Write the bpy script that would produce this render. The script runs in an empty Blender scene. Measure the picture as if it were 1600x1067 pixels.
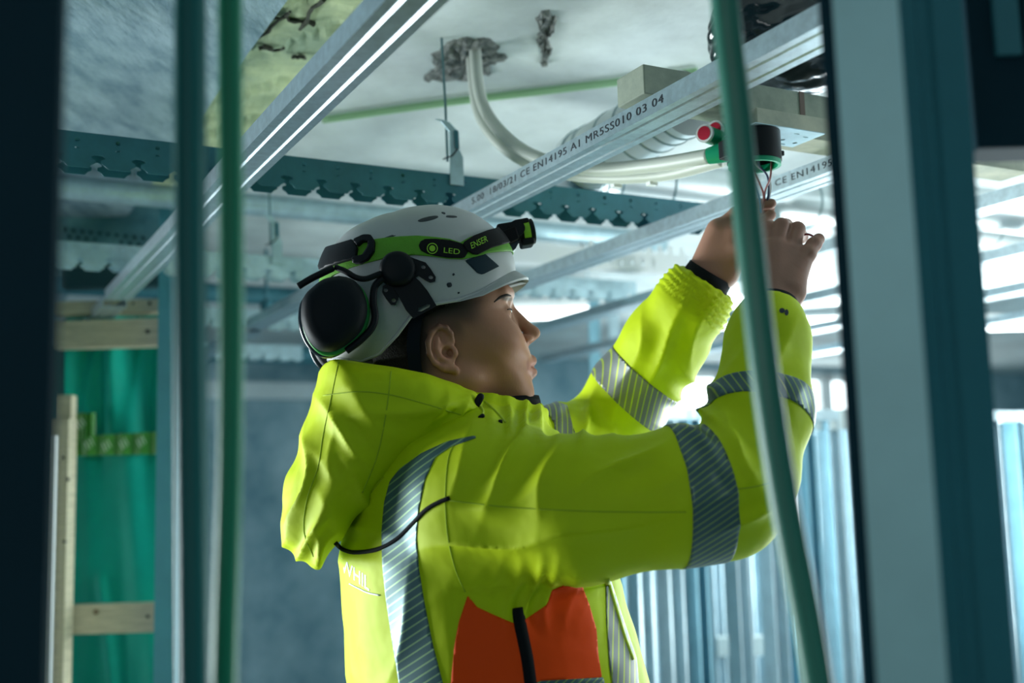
import bpy, bmesh, math, random
import numpy as np
from mathutils import Vector, Matrix
from mathutils.bvhtree import BVHTree
random.seed(7); np.random.seed(7)
scene = bpy.context.scene
COL = scene.collection

# ------------------------------------------------------------------ camera
F = 1768.0; TILT = math.radians(7.3); ROLL = -math.radians(1.55); CZ = 1.45
cf = np.array([0, math.cos(TILT), math.sin(TILT)]); r0 = np.array([1.0, 0, 0]); u0 = np.array([0, -math.sin(TILT), math.cos(TILT)])
cR = math.cos(ROLL)*r0 + math.sin(ROLL)*u0
cU = -math.sin(ROLL)*r0 + math.cos(ROLL)*u0
cC = np.array([0, 0, CZ])
cam_d = bpy.data.cameras.new('camera'); cam = bpy.data.objects.new('camera', cam_d); COL.objects.link(cam)
cam_d.sensor_width = 36; cam_d.lens = F*36/1600; cam_d.clip_start = 0.02
M = Matrix.Identity(4)
for i in range(3):
    M[i][0] = cR[i]; M[i][1] = cU[i]; M[i][2] = -cf[i]; M[i][3] = cC[i]
cam.matrix_world = M
cam_d.dof.use_dof = True; cam_d.dof.focus_distance = 1.60; cam_d.dof.aperture_fstop = 2.6; cam_d.dof.aperture_blades = 0
scene.camera = cam

def ray(x, y): return cf + (x-800)/F*cR - (y-533.5)/F*cU
def P(x, y, Y):
    d = ray(x, y); return cC + d*(Y/d[1])
def PZ(x, y, z):
    d = ray(x, y); return cC + d*((z-CZ)/d[2])
GA = math.radians(27.8)                       # the building's grid, turned against the camera's heading
gu = np.array([-math.sin(GA), math.cos(GA), 0]); gv = np.array([math.cos(GA), math.sin(GA), 0]); gz = np.array([0, 0, 1.0])
def UV(u, v, z): return gu*u + gv*v + gz*z
def uvof(p): return float(np.dot(p, gu)), float(np.dot(p, gv))

# ------------------------------------------------------------------ world, light, exposure
w = bpy.data.worlds.new('world'); scene.world = w; w.use_nodes = True
w.node_tree.nodes['Background'].inputs[0].default_value = (0.10, 0.42, 0.50, 1)
w.node_tree.nodes['Background'].inputs[1].default_value = 0.23
def area(name, loc, target, size, size_y, power, col):
    l = bpy.data.lights.new(name, 'AREA'); l.shape = 'RECTANGLE'; l.size = size; l.size_y = size_y; l.energy = power; l.color = col
    o = bpy.data.objects.new(name, l); COL.objects.link(o); o.location = loc
    o.rotation_euler = (Vector(target)-Vector(loc)).to_track_quat('-Z', 'Y').to_euler(); return o
area('daylight_far_right', (2.2, 5.2, 1.45), (0.45, 1.6, 1.80), 2.2, 1.6, 160, (0.86, 0.98, 1.0))
area('side_light_left', (-2.6, 2.5, 1.0), (-0.25, 1.75, 1.15), 1.2, 1.2, 32, (0.88, 0.98, 1.0)).data.spread = math.radians(75)  # unseen source off-frame, narrowed beam onto the worker's back
area('ceiling_fill', (1.75, 3.0, 0.7), (0.55, 2.1, 2.3), 0.5, 0.5, 33, (0.90, 1.0, 1.0))  # fill added below right to brighten ceiling and duct, no fixture modelled
area('stud_fill', (3.0, 2.0, 2.0), (1.3, 4.6, 1.0), 0.8, 0.5, 55, (0.85, 0.97, 1.0))  # off-frame fill added to brighten the background studs
area('front_fill', (-0.9, -2.2, 2.3), (0.2, 1.7, 1.6), 2.0, 1.5, 16, (0.96, 0.99, 1.0))  # frontal fill added behind the camera
scene.view_settings.view_transform = 'Standard'; scene.view_settings.look = 'None'
scene.view_settings.exposure = 0.0; scene.view_settings.gamma = 1.0; scene.view_settings.use_curve_mapping = False

# ------------------------------------------------------------------ materials
MATS = {}
def mat(name, col, rough=0.5, metal=0.0, noise=0.0, nscale=20.0, bump=0.0, bscale=60.0, col2=None, stretch=None, emit=None, estr=0.0, alpha=1.0, trans=0.0, sss=0.0, sheen=0.0, detail=6.0, spec=0.5, coat=0.0):
    if name in MATS: return MATS[name]
    m = bpy.data.materials.new(name); m.use_nodes = True; nt = m.node_tree; b = nt.nodes['Principled BSDF']
    b.inputs['Base Color'].default_value = (*col, 1); b.inputs['Roughness'].default_value = rough; b.inputs['Metallic'].default_value = metal
    b.inputs['Specular IOR Level'].default_value = spec
    if trans: b.inputs['Transmission Weight'].default_value = trans
    if alpha < 1: b.inputs['Alpha'].default_value = alpha
    if coat: b.inputs['Coat Weight'].default_value = coat
    if sss:
        b.inputs['Subsurface Weight'].default_value = sss; b.inputs['Subsurface Radius'].default_value = (0.012, 0.005, 0.003); b.inputs['Subsurface Scale'].default_value = 1.0
    if emit: b.inputs['Emission Color'].default_value = (*emit, 1); b.inputs['Emission Strength'].default_value = estr
    tc = nt.nodes.new('ShaderNodeTexCoord'); src = tc.outputs['Object']
    if stretch:
        mp = nt.nodes.new('ShaderNodeMapping'); mp.inputs['Scale'].default_value = stretch; nt.links.new(src, mp.inputs[0]); src = mp.outputs[0]
    if noise or col2:
        n = nt.nodes.new('ShaderNodeTexNoise'); n.inputs['Scale'].default_value = nscale; n.inputs['Detail'].default_value = detail; n.inputs['Roughness'].default_value = 0.65
        nt.links.new(src, n.inputs['Vector'])
        r = nt.nodes.new('ShaderNodeValToRGB'); e = r.color_ramp.elements
        c2 = col2 if col2 else tuple(c*(1-noise) for c in col)
        e[0].position = 0.35; e[1].position = 0.65; e[0].color = (*c2, 1); e[1].color = (*col, 1)
        nt.links.new(n.outputs['Fac'], r.inputs[0]); nt.links.new(r.outputs[0], b.inputs['Base Color'])
    if bump:
        n2 = nt.nodes.new('ShaderNodeTexNoise'); n2.inputs['Scale'].default_value = bscale; n2.inputs['Detail'].default_value = 5
        nt.links.new(src, n2.inputs['Vector'])
        bp = nt.nodes.new('ShaderNodeBump'); bp.inputs['Strength'].default_value = bump; bp.inputs['Distance'].default_value = 0.01
        nt.links.new(n2.outputs['Fac'], bp.inputs['Height']); nt.links.new(bp.outputs[0], b.inputs['Normal'])
    MATS[name] = m; return m

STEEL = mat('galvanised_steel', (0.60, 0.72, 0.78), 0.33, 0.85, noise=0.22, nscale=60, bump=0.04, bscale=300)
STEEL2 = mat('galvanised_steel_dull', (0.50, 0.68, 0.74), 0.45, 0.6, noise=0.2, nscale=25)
STEELD = mat('dark_steel', (0.045, 0.20, 0.25), 0.45, 0.2, noise=0.25, nscale=12)  # steel with a dark teal base colour
INK = mat('black_ink', (0.01, 0.02, 0.03), 0.7)
CEILW = mat('white_ceiling_paint', (0.70, 0.77, 0.77), 0.85, noise=0.34, nscale=2.2, bump=0.12, bscale=40)
CEILG = mat('grey_concrete_ceiling', (0.34, 0.47, 0.52), 0.9, col2=(0.14, 0.24, 0.29), nscale=6, bump=0.45, bscale=30, stretch=(3, 1, 1))
CEILY = mat('stained_concrete', (0.50, 0.58, 0.33), 0.9, col2=(0.22, 0.30, 0.20), nscale=5, bump=0.6, bscale=18)
CONC = mat('concrete_wall', (0.40, 0.55, 0.61), 0.9, col2=(0.13, 0.27, 0.33), nscale=1.7, bump=0.2, bscale=25)
FLOORM = mat('screed_floor', (0.34, 0.40, 0.42), 0.8, noise=0.2, nscale=3)
BROKEN = mat('broken_concrete', (0.30, 0.31, 0.29), 0.95, col2=(0.06, 0.08, 0.08), nscale=45, bump=1.0, bscale=60)
WOOD = mat('pale_spruce', (0.62, 0.55, 0.38), 0.7, col2=(0.42, 0.38, 0.26), nscale=14, stretch=(1, 1, 12), bump=0.08, bscale=50)
WOODU = mat('planed_timber', (0.50, 0.50, 0.38), 0.7, col2=(0.30, 0.33, 0.26), nscale=10, bump=0.08, bscale=50)
DUCT = mat('spiral_duct_zinc', (0.78, 0.84, 0.85), 0.36, 0.75, noise=0.12, nscale=8)
CONDW = mat('cream_conduit', (0.58, 0.62, 0.56), 0.45, noise=0.06, nscale=10)
CONDG = mat('green_conduit', (0.035, 0.20, 0.14), 0.40, noise=0.1, nscale=8)
CONDGP = mat('pale_green_conduit', (0.30, 0.52, 0.28), 0.5)
GREENP = mat('green_plastic', (0.0, 0.36, 0.17), 0.35)
REDP = mat('red_plastic', (0.52, 0.01, 0.04), 0.4)
WHITEP = mat('white_plastic', (0.8, 0.82, 0.82), 0.4)
BLACKP = mat('black_plastic', (0.005, 0.007, 0.010), 0.5, spec=0.2)
BAG = mat('black_film', (0.012, 0.02, 0.025), 0.16, coat=0.5)
FILM = mat('green_film', (0.0, 0.46, 0.34), 0.6, spec=0.2, noise=0.25, nscale=3, alpha=0.93)
TAPE = mat('green_tape', (0.05, 0.27, 0.03), 0.4)
INS = mat('insulation_batt', (0.36, 0.50, 0.50), 0.9, noise=0.3, nscale=6, bump=0.5, bscale=20)
LAMPE = mat('lit_tube', (1, 1, 1), 0.5, emit=(0.9, 1.0, 1.0), estr=6.0)
WINE = mat('lit_window_pane', (0.9, 1, 1), 0.3, emit=(0.86, 0.97, 1.0), estr=3.2)

# ------------------------------------------------------------------ mesh helpers
def mesh_obj(name, V, Fc, material, parent=None, smooth=False):
    me = bpy.data.meshes.new(name); me.from_pydata([tuple(map(float, v)) for v in V], [], [tuple(map(int, f)) for f in Fc]); me.update()
    if smooth: me.polygons.foreach_set('use_smooth', [True]*len(me.polygons))
    if material: me.materials.append(material)
    o = bpy.data.objects.new(name, me); COL.objects.link(o)
    if parent: o.parent = parent; o.matrix_parent_inverse = parent.matrix_basis.inverted()
    return o
def tag(o, label=None, cat=None, group=None, kind=None):
    if label: o['label'] = label
    if cat: o['category'] = cat
    if group: o['group'] = group
    if kind: o['kind'] = kind
    return o
def empty(name, loc, label=None, cat=None, group=None, kind=None):
    o = bpy.data.objects.new(name, None); o.empty_display_size = 0.05; COL.objects.link(o); o.location = tuple(map(float, loc)); 
    o.matrix_basis = Matrix.Translation(Vector(tuple(map(float, loc))))
    return tag(o, label, cat, group, kind)
class MB:
    def __init__(s): s.V = []; s.F = []
    def add(s, V, Fc):
        b = len(s.V); s.V += [np.asarray(v, float) for v in V]; s.F += [tuple(i+b for i in f) for f in Fc]; return s
    def box(s, o, a, b, c):     # corner + three edge vectors
        o, a, b, c = map(lambda q: np.asarray(q, float), (o, a, b, c))
        V = [o, o+a, o+a+b, o+b, o+c, o+a+c, o+a+b+c, o+b+c]
        Fc = [(0, 3, 2, 1), (4, 5, 6, 7), (0, 1, 5, 4), (1, 2, 6, 5), (2, 3, 7, 6), (3, 0, 4, 7)]
        if np.dot(np.cross(a, b), c) < 0: Fc = [f[::-1] for f in Fc]
        return s.add(V, Fc)
    def tube(s, pts, r, n=12, closed_ends=True):
        pts = [np.asarray(p, float) for p in pts]; m = len(pts); rr = r if hasattr(r, '__len__') else [r]*m
        T = [pts[min(i+1, m-1)]-pts[max(i-1, 0)] for i in range(m)]; T = [t/(np.linalg.norm(t)+1e-12) for t in T]
        nrm = np.cross(T[0], [0, 0, 1.0]); 
        if np.linalg.norm(nrm) < 0.1: nrm = np.cross(T[0], [1.0, 0, 0])
        nrm /= np.linalg.norm(nrm); V = []; Fc = []
        for i in range(m):
            nrm = nrm - T[i]*np.dot(nrm, T[i]); nrm /= np.linalg.norm(nrm); bn = np.cross(T[i], nrm)
            for k in range(n):
                a = 2*math.pi*k/n; V.append(pts[i]+rr[i]*(math.cos(a)*nrm+math.sin(a)*bn))
        for i in range(m-1):
            for k in range(n):
                k2 = (k+1) % n; Fc.append((i*n+k, i*n+k2, (i+1)*n+k2, (i+1)*n+k))
        if closed_ends: Fc.append(tuple(range(n))[::-1]); Fc.append(tuple((m-1)*n+k for k in range(n)))
        return s.add(V, Fc)
    def prism(s, poly, d):       # planar loop + extrusion vector
        poly = [np.asarray(p, float) for p in poly]; n = len(poly); d = np.asarray(d, float)
        nn = sum((np.cross(poly[i], poly[(i+1) % n]) for i in range(n)), np.zeros(3))
        flip = np.dot(nn, d) > 0
        V = poly+[p+d for p in poly]; Fc = [tuple(range(n)), tuple(range(n, 2*n))[::-1]]+[(i, i+n, (i+1) % n+n, (i+1) % n) for i in range(n)]
        if flip: Fc = [f[::-1] for f in Fc]
        return s.add(V, Fc)
    def build(s, name, m, parent=None, smooth=False, bevel=0.0, autosmooth=None):
        o = mesh_obj(name, s.V, s.F, m, parent, smooth)
        if bevel:
            b = o.modifiers.new('bevel', 'BEVEL'); b.width = bevel; b.segments = 2; b.limit_method = 'ANGLE'
        if autosmooth:
            bm = bmesh.new(); bm.from_mesh(o.data)
            for e in bm.edges:
                if len(e.link_faces) == 2 and e.calc_face_angle(0) > autosmooth: e.smooth = False
            for f in bm.faces: f.smooth = True
            bm.to_mesh(o.data); bm.free()
        return o
def bez(pts, n=12):              # Catmull-Rom through points
    pts = [np.asarray(p, float) for p in pts]; out = []; Q = [2*pts[0]-pts[1]]+pts+[2*pts[-1]-pts[-2]]
    for i in range(1, len(Q)-2):
        p0, p1, p2, p3 = Q[i-1:i+3]
        for k in range(n):
            t = k/n; out.append(0.5*((2*p1)+(-p0+p2)*t+(2*p0-5*p1+4*p2-p3)*t*t+(-p0+3*p1-3*p2+p3)*t**3))
    out.append(pts[-1]); return out
def sheet_profile(line, th, o, ax, ay, d):   # a folded thin sheet: open 2D line, thickness, extruded along d
    L = np.asarray(line, float); n = len(L); N = []
    for i in range(n):
        a = L[max(i-1, 0)]; b = L[i]; c = L[min(i+1, n-1)]
        t1 = b-a; t2 = c-b
        n1 = np.array([-t1[1], t1[0]]); n2 = np.array([-t2[1], t2[0]])
        if np.linalg.norm(n1) < 1e-9: n1 = n2
        if np.linalg.norm(n2) < 1e-9: n2 = n1
        n1 = n1/np.linalg.norm(n1); n2 = n2/np.linalg.norm(n2); m_ = n1+n2; m_ = m_/max(np.linalg.norm(m_), 0.3); N.append(m_/max(np.dot(m_, n1), 0.4))
    A = L; B = L+np.array(N)*th; o = np.asarray(o, float); d = np.asarray(d, float)
    pt = lambda q: o+ax*q[0]+ay*q[1]
    V = [pt(q) for q in A]+[pt(q) for q in B]; V += [v+d for v in V]; k = 2*n; Fc = []
    for i in range(n-1):
        Fc += [(i, i+1, k+i+1, k+i), (n+i, k+n+i, k+n+i+1, n+i+1), (i, n+i, n+i+1, i+1), (k+i, k+i+1, k+n+i+1, k+n+i)]
    Fc += [(0, k, k+n, n), (n-1, 2*n-1, k+2*n-1, k+n-1)]
    return V, Fc
def fill2d(loops, th):           # flat plate with holes from 2D loops, as mesh data (V, F)
    cu = bpy.data.curves.new('tmp', 'CURVE'); cu.dimensions = '2D'; cu.fill_mode = 'BOTH'; cu.extrude = th/2
    for lp in loops:
        s = cu.splines.new('POLY'); s.points.add(len(lp)-1); s.use_cyclic_u = True
        for q, p in zip(s.points, lp): q.co = (p[0], p[1], 0, 1)
    return curve_mesh(cu)
def curve_mesh(cu):
    o = bpy.data.objects.new('tmp', cu); COL.objects.link(o); dg = bpy.context.evaluated_depsgraph_get(); dg.update()
    me = o.evaluated_get(dg).to_mesh(); V = np.array([v.co[:] for v in me.vertices]); Fc = [tuple(p.vertices) for p in me.polygons]
    o.evaluated_get(dg).to_mesh_clear(); bpy.data.objects.remove(o); bpy.data.curves.remove(cu); return V, Fc
def text2d(s, size=1.0, th=0.0, align='LEFT', spacing=1.0, bold=0.0):
    cu = bpy.data.curves.new('tmp', 'FONT'); cu.body = s; cu.size = size; cu.align_x = align; cu.extrude = th/2; cu.space_character = spacing; cu.offset = bold; cu.resolution_u = 3
    return curve_mesh(cu)
def circ(cx, cy, r, n=14, ry=None):
    ry = ry or r; return [(cx+r*math.cos(2*math.pi*k/n), cy+ry*math.sin(2*math.pi*k/n)) for k in range(n)]
def to3(V, o, ax, ay, az): 
    o = np.asarray(o, float); return [o+ax*q[0]+ay*q[1]+az*q[2] for q in V]

# ================================================================== SETTING
ZC = 2.30; ZR = 1.95; ZT = ZR+0.027
b = MB(); b.box(UV(-6, -7, -0.1), gu*16, gv*16, gz*0.1); tag(b.build('floor', FLOORM), kind='structure')
VW = 0.535
b = MB(); b.box(UV(-0.4, VW, ZC), gu*7.4, gv*8.5, gz*0.12); ceil_w = tag(b.build('ceiling', CEILW), kind='structure')
b = MB(); b.box(UV(-0.4, -3.2, ZC-0.03), gu*7.4, gv*(3.2+0.525), gz*0.15); ceil_g = tag(b.build('ceiling', CEILG), kind='structure')
# stained strip between the grey slab and the white field
b = MB(); nu, nv = 60, 14; V = []; Fc = []
for i in range(nu+1):
    for j in range(nv+1):
        uu = 0.9+2.2*i/nu; vv = 0.53+0.20*j/nv
        crack = 0.012*max(0, math.sin(uu*23+2*math.sin(vv*31))-0.86)*6+0.004*math.sin(uu*41+vv*17)*math.sin(vv*57)
        V.append(UV(uu, vv, ZC-0.012+crack))
for i in range(nu):
    for j in range(nv):
        a = i*(nv+1)+j; Fc.append((a, a+1, a+nv+2, a+nv+1))
b.add(V, Fc); o = b.build('stained_strip', CEILY, ceil_w)
b = MB()                                          # open joints in the stained strip
for (p, q) in [((385, 75), (455, 20)), ((432, 25), (490, 38)), ((405, 75), (445, 78)), ((455, 88), (478, 90)), ((500, 0), (470, 45))]:
    A_ = PZ(p[0], p[1], ZC-0.018); B_ = PZ(q[0], q[1], ZC-0.018); pts = [A_+(B_-A_)*t+np.random.randn(3)*0.004*np.array([1, 1, 0.2]) for t in np.linspace(0, 1, 9)]
    b.tube(pts, [0.002+0.004*random.random() for _ in pts], 6)
b.build('open_joint', mat('dark_joint_mortar', (0.05, 0.06, 0.04), 0.95, noise=0.5, nscale=90), ceil_w)  # joints drawn as thin dark rough tubes
# broken-out patches in the white ceiling
def crater(loop, z, seed, amp=0.012):
    rs = np.random.RandomState(seed); c = np.mean([PZ(x, y, z) for x, y in loop], axis=0); n = 40; L = [PZ(x, y, z) for x, y in loop]; m = len(L)
    ring = []
    for k in range(n):
        t = k/n*m; i = int(t) % m; f = t-int(t); ring.append(L[i]*(1-f)+L[(i+1) % m]*f+np.append(rs.randn(2)*0.005, 0))
    V = [c+gz*(-amp)]; Fc = []; nr = 7
    for r in range(1, nr+1):
        s = r/nr
        for k in range(n):
            V.append(c+(ring[k]-c)*s+gz*((-amp*rs.rand() if r < nr else 0.004)))
    for k in range(n):
        k2 = (k+1) % n; Fc.append((0, 1+k2, 1+k))
        for r in range(nr-1): Fc.append((1+r*n+k, 1+r*n+k2, 1+(r+1)*n+k2, 1+(r+1)*n+k))
    mb = MB(); mb.add(V, Fc); return mb.build('broken_concrete_patch', BROKEN, ceil_w)
crater([(652, 128), (675, 108), (668, 85), (690, 70), (712, 55), (745, 58), (778, 56), (780, 78), (798, 86), (775, 98), (765, 118), (735, 125), (700, 124), (675, 126)], ZC, 1)
crater([(846, 18), (858, 15), (870, 25), (870, 38), (858, 52), (864, 72), (855, 100), (847, 104), (845, 78), (838, 62), (849, 46), (845, 30)], ZC, 2)
# walls
UB = 6.6
b = MB(); b.box(UV(UB, -3.4, 0), gu*0.15, gv*7.6, gz*ZC); wall_b = tag(b.build('wall_back', CONC), kind='structure')
b = MB(); b.box(UV(-1, -3.35, 0), gu*7.6, gv*0.15, gz*ZC); tag(b.build('wall_left', CONC), kind='structure')
# right-hand part of the back wall: a pier, then windows
b = MB(); b.box(UV(UB, 7.2, 0), gu*0.15, gv*2.0, gz*ZC); tag(b.build('wall_right', CONC), kind='structure')
b = MB(); b.box(UV(UB, 4.2, 0), gu*0.15, gv*3.0, gz*0.9); b.box(UV(UB, 4.2, 2.25), gu*0.15, gv*3.0, gz*0.05); tag(b.build('wall_window', CONC), kind='structure')
for k in range(3):
    wn = empty('window_%d' % (k+1), UV(UB+0.05, 4.2+k*1.0, 0.9), kind='structure')
    b = MB(); V0 = 4.2+k*1.0
    for (a0, a1, z0, z1) in [(0, 0.06, 0.9, 2.25), (0.94, 1.0, 0.9, 2.25), (0, 1, 0.9, 0.96), (0, 1, 2.19, 2.25), (0.48, 0.52, 0.9, 2.25)]:
        b.box(UV(UB-0.02, V0+a0, z0), gu*0.08, gv*(a1-a0), gz*(z1-z0))
    b.build('window_frame', WHITEP, wn)
    for (a0, a1) in [(0.06, 0.48), (0.52, 0.94)]:
        c = MB(); c.box(UV(UB+0.02, V0+a0, 0.96), gu*0.01, gv*(a1-a0), gz*1.23); c.build('pane', WINE, wn)
b = MB(); b.box(UV(UB-0.06, -3.4, 2.05-0.05), gu*0.06, gv*5.6, gz*0.10); tag(b.build('trim_1', mat('pale_ledge', (0.66, 0.76, 0.78), 0.6, noise=0.15, nscale=5)), kind='structure')

# ================================================================== CEILING GRID
def furring(v0, ua, ub, label, text=None, z=ZR, group=None, name='furring_channel'):
    root = empty(name, UV(ua, v0, z), label, 'metal channel', group)
    W = 0.060; line = [(0.006, 0.0265), (0, 0.0265), (0, 0.0), (0.0125, 0.0), (0.0155, 0.003), (0.0185, 0.0), (0.0415, 0.0), (0.0445, 0.003), (0.0475, 0.0), (W, 0.0), (W, 0.0265), (W-0.006, 0.0265)]
    V, Fc = sheet_profile(line, 0.0008, UV(ua, v0, z), gv, gz, gu*(ub-ua)); b = MB(); b.add(V, Fc); b.build('channel_body', STEEL, root)
    if text:
        s, u_start, u_end, size = text
        V, Fc = text2d(s, size, 0.0004, spacing=1.12); V[:, 0] -= V[:, 0].min(); V[:, 0] *= abs(u_start-u_end)/V[:, 0].max()
        # printed along the wall that faces the camera, read from the far end towards the near end
        b = MB(); b.add(to3(V, UV(u_start, v0-0.0004, z+0.0085), -gu, gz, -gv), Fc); tag(b.build('printed_marking', INK, root), kind='stuff')
    return root
TXT = 'CE EN14195 A1 MR5SS010 03 04'
furring(0.411, 0.15, 3.0, 'long steel ceiling channel crossing the upper left behind the green conduits')
furring(0.875, 0.62, 3.4, 'printed steel ceiling channel running above the white helmet', ('5.00  18/03/21 ' + TXT, 1.80, 1.203, 0.0165))
furring(1.315, 0.55, 3.4, 'printed steel ceiling channel passing behind the raised hands', (TXT, 1.49, 1.11, 0.0165))
for k, vv in enumerate([1.775, 2.235, 2.7, 3.2]):
    furring(vv, 1.2, 4.0, 'out of focus steel ceiling channel %s to the right of the raised hands' % ['nearest', 'second', 'third', 'farthest'][k], group='channels on the right')
for k, (vv, ua, ub) in enumerate([(0.42, 3.1, 4.9), (-0.06, 3.75, 4.9), (0.89, 3.5, 4.9)]):
    furring(vv, ua, ub, 'blurred steel ceiling channel deep in the room %s' % ['behind the ear muff', 'left of the green conduits', 'above the ear muff'][k], group='channels deep in the room')

def carrier(u, va, vb, label, zb=ZT+0.0002, h=0.058, pitch=0.0625, mtl=None, group=None, depth=0.045, holes=True):
    root = empty('slotted_carrier', UV(u, va, zb), label, 'ceiling carrier', group)
    n = int((vb-va)/pitch); L = n*pitch; loop = [(0, h), (0, 0)]
    for k in range(n):
        c = (k+0.5)*pitch
        loop += [(c-0.015, 0), (c-0.0105, 0.005), (c-0.0045, 0.0085), (c-0.0045, 0.014), (c-0.011, 0.0165), (c-0.0105, 0.0195), (c-0.005, 0.022), (c+0.005, 0.022), (c+0.0105, 0.0195), (c+0.011, 0.0165), (c+0.0045, 0.014), (c+0.0045, 0.0085), (c+0.0105, 0.005), (c+0.015, 0)]
    loop += [(L, 0), (L, h)]
    hl = []
    if holes:
        for k in range(n):
            hl.append(circ((k+0.98)*pitch if k < n-1 else (k+.7)*pitch, 0.045, 0.0038, 10)); hl.append(circ((k+0.98)*pitch if k < n-1 else (k+.7)*pitch, 0.032, 0.004, 8, 0.0016))
    V, Fc = fill2d([loop]+hl, 0.0008)
    for q in (0, 1):
        b = MB(); b.add(to3(V, UV(u+q*depth, va, zb), gv, gz, -gu), Fc); b.build('slotted_side', mtl or STEEL2, root)
    b = MB(); b.box(UV(u, va, zb+h-0.0008), gu*depth, gv*L, gz*0.0008); b.build('top_web', mtl or STEEL2, root)
    return root
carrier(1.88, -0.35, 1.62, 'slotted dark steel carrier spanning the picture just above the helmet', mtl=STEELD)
carrier(2.72, -0.9, 1.9, 'second slotted carrier, blurred, left of the ear muff', group='carriers deeper in the room')
carrier(3.56, -1.6, 2.0, 'third slotted carrier, blurred, level with the ear muff', group='carriers deeper in the room')
carrier(4.4, -2.2, 1.4, 'fourth slotted carrier, far back above the concrete wall', group='carriers deeper in the room')

# hanger with its rod
def hanger(px, py_top, py_bot, u, label, s=1.0):
    v_ = None
    d = ray(px, py_bot); t = u/float(np.dot(d, gu)); p = cC+d*t; v_ = float(np.dot(p, gv)); z0 = 2.034
    root = empty('hanger_clip', UV(u, v_, z0-0.02), label, 'hanger')
    b = MB(); b.tube([UV(u+0.01, v_-0.012, z0+0.028), UV(u+0.006, v_-0.016, 2.17), UV(u, v_-0.024, ZC+0.002)], 0.0024, 8); b.build('rod', mat('rod_steel', (0.10, 0.20, 0.22), 0.4, 0.6), root)
    b = MB(); wv = 0.020
    line = [(0, -0.02), (0, 0.035), (-0.004, 0.05), (-0.004, 0.082), (-0.022, 0.100), (-0.034, 0.103)]
    for i in range(len(line)-1):
        A_, B_ = line[i], line[i+1]; ww = [0.028, 0.026, 0.019, 0.019, 0.017, 0.015]
        q = [UV(u-0.002, v_+A_[0]-ww[i]/2, z0+A_[1]), UV(u-0.002, v_+A_[0]+ww[i]/2, z0+A_[1]), UV(u-0.002, v_+B_[0]+ww[i+1]/2, z0+B_[1]), UV(u-0.002, v_+B_[0]-ww[i+1]/2, z0+B_[1])]
        b.prism(q, -gu*0.004)
    b.build('spring_plate', STEEL2, root)
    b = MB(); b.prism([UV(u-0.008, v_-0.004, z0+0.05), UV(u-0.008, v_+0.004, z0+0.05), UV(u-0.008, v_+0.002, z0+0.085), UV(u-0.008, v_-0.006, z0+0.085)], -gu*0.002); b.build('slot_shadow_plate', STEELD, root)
    b = MB(); b.tube([UV(u-0.01, v_-0.03, z0+0.025), UV(u-0.008, v_-0.01, z0+0.035), UV(u-0.006, v_+0.004, z0+0.052)], 0.0016, 6); b.build('spring_wire', INK, root)
    return root
hanger(712, 25, 262, 1.88, 'steel spring hanger clip on a thin rod above the helmet')
hanger(432, 200, 395, 2.72, 'small hanger clip on a rod, blurred, left above the ear muff')

# ================================================================== DUCT, TIMBER, BAG
def duct():
    zc = 2.10; R_ = 0.0600
    v1 = 1.33; u_e = 2.12; v_in = 1.175    # leg towards the camera (along u) and leg to the right (along v)
    root = empty('spiral_duct', UV(u_e, v_in, zc-R_), 'shiny round ventilation duct with an elbow above the ceiling channels', 'duct')
    path = [UV(1.55, v_in, zc+0.010), UV(1.62, v_in, zc+0.008), UV(1.72, v_in, zc+0.004)]
    rr = 0.13
    el = []
    for k in range(0, 11):
        a = math.pi/2*k/10; el.append(UV(1.88+rr*math.sin(a)*1.0, v_in+rr-rr*math.cos(a), zc))
    legA = bez(path+[UV(1.88, v_in, zc)], 10)
    legB = [UV(1.88+rr, v_in+rr+t, zc) for t in np.linspace(0, 1.6, 24)]
    b = MB(); b.tube(legA, R_, 32); b.build('near_length', DUCT, root, autosmooth=1.0)
    b = MB(); b.tube(el, R_*1.03, 32); b.build('elbow', DUCT, root, autosmooth=1.0)
    b = MB(); b.tube(legB, R_, 32); b.build('right_length', DUCT, root, autosmooth=1.0)
    def seam(p, t, nm='seam_ring', r=1.035):
        t = t/np.linalg.norm(t); m_ = MB(); m_.tube([p-t*0.0035, p-t*0.0015, p+t*0.0015, p+t*0.0035], [R_*0.98, R_*r, R_*r, R_*0.98], 32); m_.build(nm, mat('duct_seam', (0.30, 0.40, 0.42), 0.4, 0.7), root, smooth=False)
    for i in (3, 8, 13, 18, 23, 28): seam(legA[i], legA[i+1]-legA[i])
    for i in (0, 3, 5, 7, 10): seam(el[i], el[min(i+1, 10)]-el[max(i-1, 0)], r=1.06)
    for i in (2, 5, 8, 11, 14, 17, 20): seam(legB[i], legB[1]-legB[0])
duct()
def timber(u0_, v0_, z0_, du, dv, dz, label, cat='timber', m_=None, name='timber_plank', bevel=0.002):
    b = MB(); b.box(UV(u0_, v0_, z0_), gu*du, gv*dv, gz*dz); return tag(b.build(name, m_ or WOODU, bevel=bevel), label, cat)
pl1 = timber(1.300, 1.118, 1.9785, 0.066, 0.62, 0.037, 'pale timber plank that carries the green junction box')
pl2 = timber(1.318, 0.925, 2.0157, 0.072, 0.82, 0.045, 'darker timber plank lying on top of the pale plank', m_=mat('darker_timber', (0.34, 0.38, 0.30), 0.75, col2=(0.20, 0.25, 0.20), nscale=12, bump=0.1))  # darker, greyer base colour than the plank below
b = MB(); b.box(UV(1.3165, 1.222, 2.0157), gu*0.0014, gv*0.010, gz*0.045); b.build('strap_mark', mat('brown_strap', (0.12, 0.08, 0.06), 0.6), pl2)
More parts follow.
